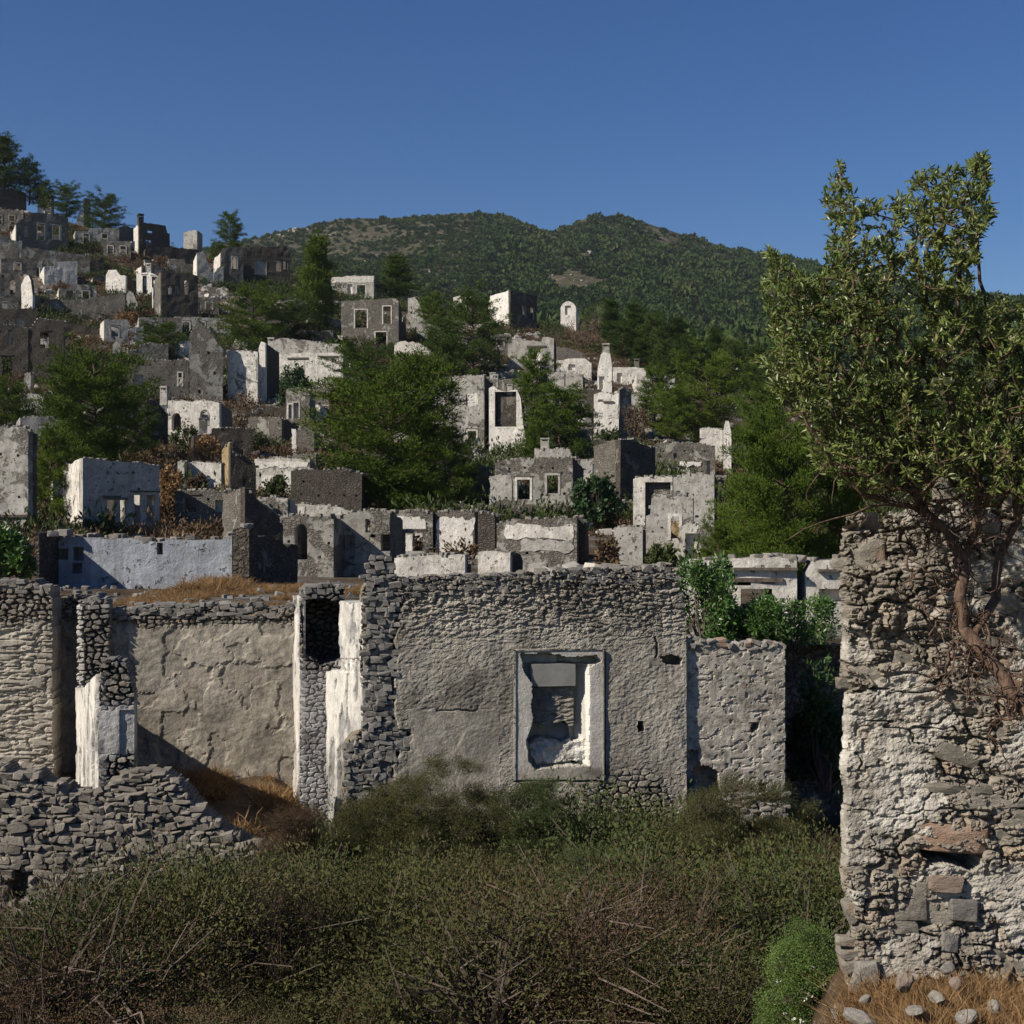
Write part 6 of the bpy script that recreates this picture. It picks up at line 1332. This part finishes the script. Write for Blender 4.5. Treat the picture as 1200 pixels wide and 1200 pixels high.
t = big_bush('bright green weed bush with white flowers at the foot of the close wall', 946, 1062, 1250, 120, 8.6, lt(60, 'bright', .034, .6, 1500), dens=2.0, sc=.3)
r_ = np.random.RandomState(2); P = unit(r_.normal(size=(46, 3))) * np.array([.27, .27, .55]); P[:, 2] = np.abs(P[:, 2]) + .1; P[:, 1] = -np.abs(P[:, 1]); V, Q = leaf_quads(np.repeat(P, 5, 0) + r_.normal(size=(230, 3)) * .006, .02, .8, rs=r_); tag(ob('flower', mesh_np('flower', V, Q, mats=[M['flower']]), t), kind='stuff')
x = RS.uniform(-1.6, 1.4, 500); y = RS.uniform(10.2, 13.5, 500); kk = fbm(x / .5, y / .5, oct=2, seed=19) > .12; x, y = x[kk], y[kk]
scatter('tall_grass', 'tall brown grass at the bottom centre', np.stack([x, y, near_z(x, y) + .1], 1), RS.uniform(.9, 1.7, len(x)), [tuft(30 + k, 46, .34, 'straw_d', .25, .0022) for k in range(3)])
# rusty seed heads at the bottom left
GD = 'rusty dried weeds at the bottom edge'
for i, (pxc, py, lb) in enumerate([(30, 1150, 'rusty dried weed at the far left of the bottom edge'), (75, 1178, 'rusty dried weed second from the left at the bottom edge'), (120, 1165, 'tall rusty weed with a bare stalk below the stone wall'), (190, 1160, 'rusty dried weed standing on a pale stalk left of centre'), (238, 1182, 'small rusty dried weed beside the pale stalked one'), (290, 1190, 'low rusty dried weed at the bottom edge under the green bush')]):
    r_ = np.random.RandomState(i); c = W3(pxc, 1290, 9.2); t = thing('dried_weed', lb, 'weed', c, GD); Ht = (1290 - py) / F * 9.2; segs = []; P = []
    for k in range(7):
        e = np.array([r_.normal() * .07, r_.normal() * .05, Ht * r_.uniform(.75, 1.0)]); segs += [(np.zeros(3), e * .6, .004, .003), (e * .6, e, .003, .0015)]; P.append(e + r_.normal(size=(60, 3)) * np.array([.045, .04, .016]))
    P = np.concatenate(P); tv, tq = tubes(segs, 4); ob('stem', mesh_np('stem', tv, tq, mats=[M['twig']]), t); V, Q = leaf_quads(P, .014, .8, rs=r_); tag(ob('seed_head', mesh_np('seed_head', V, Q, mats=[M['scrub_b']]), t), kind='stuff')
# leafy growth above and beside the lower wall
GL = 'leafy shrubs behind the lower pale wall'
blob_bush('dense bright leafy shrub climbing beside the end of the long front', 826, 655, 760, 86, M['laurel'], GL, Y=21.2, leaf=.085, n=5200, asp=.42, stems=3, dome=1)
blob_bush('airy leafy shrub with thin stems on the right of the lower wall head', 930, 695, 762, 110, M['laurel'], GL, Y=21.3, leaf=.075, n=4800, asp=.4, stems=5)
blob_bush('low leafy shrub spilling over the middle of the lower wall head', 880, 705, 764, 90, M['laurel'], GL, Y=21.1, leaf=.075, n=4800, asp=.4, stems=4)
blob_bush('dark leafy tree growing in the shaded gap beside the close wall', 968, 778, 925, 68, M['fig'], None, Y=20.4, leaf=.12, n=2600, asp=.45, name='broadleaf_tree', cat='tree', stems=3, seed=8)
blob_bush('lower dark shrub in the shaded gap', 940, 838, 915, 42, M['fig'], None, Y=20.8, leaf=.11, n=900, asp=.4)
blob_bush('bright leafy shrub at the left edge beside the grey rendered wall', 4, 622, 676, 78, M['laurel'], None, Y=24, leaf=.11, n=3000, asp=.5, stems=3)

# ---------------------------------------------------------------- the small tree in front of the close wall
tr = thing('small_tree', 'small leafy wild tree with reddish twisted trunk in front of the close wall', 'tree', (2.45, 6.5, -1.2))
T0 = np.array([2.45, 6.5, -1.2]); r_ = np.random.RandomState(77)
def tp(px, py, Y): return np.array(W3(px, py, Y))
nodes = []; par = []; fixed = []
def path(pts, r0, r1, start=None):
    """a limb through drawn points, cut into short bowed pieces"""
    prev = start; out = []
    P = [tp(*q) for q in pts]; n_tot = 0
    for a, b in zip(P[:-1], P[1:]):
        k = max(1, int(np.linalg.norm(b - a) / 0.07))
        for j in range(k + (1 if b is P[-1] else 0)):
            t = j / k; q = a * (1 - t) + b * t + r_.normal(size=3) * 0.007
            nodes.append(q); par.append(prev); fixed.append(None); prev = len(nodes) - 1; out.append(prev)
    for i, k in enumerate(out): fixed[k] = r0 + (r1 - r0) * i / max(1, len(out) - 1)
    return out
A_ = path([(1235, 885, 6.35), (1196, 825, 6.4), (1160, 775, 6.45), (1133, 735, 6.5), (1126, 700, 6.5), (1132, 655, 6.5), (1112, 625, 6.5), (1085, 600, 6.5), (1068, 572, 6.55), (1058, 530, 6.55), (1062, 480, 6.5), (1050, 420, 6.5)], .040, .010)
B_ = path([(1140, 745, 6.5), (1165, 700, 6.6), (1172, 650, 6.65), (1190, 610, 6.65), (1195, 540, 6.6), (1180, 470, 6.6), (1165, 400, 6.55), (1150, 330, 6.55), (1142, 260, 6.5)], .024, .006, A_[len(A_) // 3])
C_ = path([(1132, 655, 6.5), (1142, 615, 6.45), (1150, 570, 6.4), (1130, 510, 6.4), (1105, 440, 6.4), (1090, 370, 6.4), (1075, 300, 6.4)], .020, .005, A_[len(A_) // 2])
D_ = path([(1085, 600, 6.5), (1050, 590, 6.45), (1010, 575, 6.4), (975, 540, 6.35), (945, 500, 6.35), (925, 440, 6.35)], .014, .004, A_[int(len(A_) * .66)])
E_ = path([(1058, 530, 6.55), (1030, 480, 6.5), (1010, 420, 6.5), (1002, 350, 6.5), (992, 270, 6.5), (984, 195, 6.5)], .012, .003, A_[int(len(A_) * .8)])
G_ = path([(1196, 825, 6.4), (1215, 740, 6.6), (1222, 640, 6.7), (1230, 540, 6.7), (1235, 440, 6.6)], .020, .006, A_[3])
H_ = path([(1050, 590, 6.45), (1000, 600, 6.35), (960, 612, 6.3), (922, 632, 6.25)], .007, .002, D_[2])
CROWN = [(893, 292), (915, 296), (930, 320), (962, 326), (975, 280), (962, 232), (975, 205), (985, 188), (996, 215), (1010, 245), (1035, 235), (1060, 225), (1072, 205), (1100, 196), (1130, 196), (1146, 180), (1158, 185), (1160, 215), (1172, 232), (1168, 255), (1152, 270), (1150, 300), (1138, 322),
         (1146, 345), (1165, 352), (1195, 352), (1240, 362), (1330, 400), (1350, 560), (1200, 590), (1120, 580), (1040, 575), (985, 572), (950, 545), (945, 500), (925, 480), (905, 460), (900, 430), (872, 432), (905, 405), (902, 370), (890, 340), (902, 320)]
tg = []
while len(tg) < 3600:
    px, py = r_.uniform(868, 1350), r_.uniform(178, 592)
    if not poly_in(np.array([px]), np.array([py]), CROWN)[0]: continue
    dn = float(fbm(np.array([px / 38]), np.array([py / 38]), oct=2, seed=91)[0])
    if dn < -.2 and r_.rand() < .55: continue
    if py < 300 and r_.rand() < .12: continue
    
    tg.append(tp(px, py, r_.uniform(6.1, 6.95)))
tg = np.array(tg); cen = np.array(tp(1110, 600, 6.5)); tg = tg[np.argsort(np.linalg.norm(tg - cen, axis=1))]
tips = []
NB = np.array(nodes)
for q in tg:
    NB_ = np.array(nodes); d = np.linalg.norm(NB_ - q, axis=1) + 0.35 * np.linalg.norm(NB_ - cen, axis=1) * .25; k = int(np.argmin(d)); a = nodes[k]; L = np.linalg.norm(q - a); m = max(1, int(L / 0.06)); pv = k
    for j in range(1, m + 1):
        t = j / m; p = a * (1 - t) + q * t + r_.normal(size=3) * 0.006 + np.array([0, 0, 0.02 * math.sin(t * 3.14)]); nodes.append(p); par.append(pv); fixed.append(None); pv = len(nodes) - 1
    tips.append(pv)
# bare twigs round the trunk
bare = []
for k in range(420):
    src_ = r_.choice(A_[4:-3] + B_[:12] + G_[:14] + C_[:6] + D_[:8] + bare[-200:]) if k % 3 else r_.choice(A_[4:22]); p = nodes[src_].copy(); d = unit(r_.normal(size=3) * np.array([1, .5, .9])); pv = src_
    for j in range(r_.randint(3, 9)):
        d = unit(d + r_.normal(size=3) * .42 + np.array([0, 0, -.04])); p = p + d * .035; nodes.append(p.copy()); par.append(pv); fixed.append(None); pv = len(nodes) - 1; bare.append(pv)
n = len(nodes); ch = np.zeros(n)
rad = np.full(n, 0.0012) ** 2.3
for i in range(n - 1, 0, -1):
    if par[i] is not None and i not in (): rad[par[i]] += rad[i] if par[i] < i else 0
rad = np.minimum(rad ** (1 / 2.3), 0.010)
for i in range(n):
    if fixed[i] is not None: rad[i] = max(fixed[i], rad[i])
N_ = np.array(nodes) - T0
def seg(ids): return [(N_[par[i]], N_[i], min(rad[par[i]], rad[i] * 1.6), rad[i]) for i in ids if par[i] is not None]
trunk_ids = A_ + B_ + C_ + G_; limb_ids = [i for i in range(n) if i not in set(trunk_ids)]
tv, tq = tubes(seg(trunk_ids), 9); ob('trunk', mesh_np('trunk', tv, tq, mats=[M['bark']], smooth=True), tr)
tv, tq = tubes(seg(limb_ids), 4); ob('branch', mesh_np('branch', tv, tq, mats=[M['bark']], smooth=True), tr)
P = []; D = []
for i in tips:
    p = N_[i]; q = N_[par[i]]; d = unit(p - q); k = r_.randint(7, 14)
    for j in range(k):
        f = r_.rand(); P.append(p * (1 - f * .9) + q * f * .9 + r_.normal(size=3) * .006); D.append(d * .5 + r_.normal(size=3) * .65 + np.array([0, 0, .25]))
P = np.array(P); D = unit(np.array(D)); sz = r_.uniform(.022, .044, len(P)); py_ = (600 - F * (P[:, 2] + T0[2]) / (P[:, 1] + T0[1]))
order = np.argsort(P[:, 1] - sz * 4)                               # nearest and largest first
def leaf6(P, D, size, asp=.30):
    """a folded oval leaf: two halves of two faces each"""
    S = unit(np.cross(D, r_.normal(size=D.shape))); Nn = np.cross(D, S); s = size[:, None]
    row = lambda t, w, b: P + D * s * t + S * s * w * asp + Nn * s * b
    V = np.stack([row(0, 0, 0), row(.35, .5, .07), row(.72, .42, .05), row(1, 0, -.06), row(.72, -.42, .05), row(.35, -.5, .07), row(.5, 0, -.01)], 1)
    i = np.arange(len(P))[:, None] * 7
    return V.reshape(-1, 3), np.concatenate([i + np.array([[0, 1, 2, 6]]), i + np.array([[6, 2, 3, 3]]), i + np.array([[0, 6, 4, 5]]), i + np.array([[6, 3, 4, 4]])], 0), i
big = order[:300]; rest = order[300:]
def leaf_mesh(nm, P, D, s):
    V, Q, i = leaf6(P, D, s); q = len(P); Qd = np.concatenate([Q[:q], Q[2 * q:3 * q]]); T = np.concatenate([(i + np.array([[6, 2, 3]])), (i + np.array([[6, 3, 4]]))]); return mesh_np(nm, V, Qd, T, mats=[M['olive']])
tag(ob('foliage', leaf_mesh('foliage', P[rest], D[rest], sz[rest]), tr), kind='stuff')
LM = [leaf_mesh('leaf', np.zeros((1, 3)), np.array([[1., 0, 0]]), np.array([1.0])) for k in range(6)]
for i in big:
    o = ob('leaf', LM[i % 6], tr); d = Vector(D[i]); qd = d.to_track_quat('X', 'Z') @ __import__('mathutils').Quaternion((1, 0, 0), r_.uniform(0, 6.28)); o.location = P[i]; o.rotation_mode = 'QUATERNION'; o.rotation_quaternion = qd; o.scale = (sz[i],) * 3

# ---------------------------------------------------------------- the air
hz = Acc(); hz.box((-1900, -60, -14), (3800, 0, 0), (0, 1960, 0), (0, 0, 330)); o = hz.build('haze', [])
m = bpy.data.materials.new('thin haze'); m.use_nodes = True; t_ = m.node_tree; t_.nodes.remove(t_.nodes['Principled BSDF'])
v = t_.nodes.new('ShaderNodeVolumePrincipled'); v.inputs['Color'].default_value = (0.80, 0.88, 1.0, 1); v.inputs['Density'].default_value = 0.00006; v.inputs['Anisotropy'].default_value = 0.2
t_.links.new(v.outputs[0], t_.nodes['Material Output'].inputs['Volume']); o.data.materials.append(m)
tag(o, 'thin blue air between the near ruins and the mountain', kind='stuff')
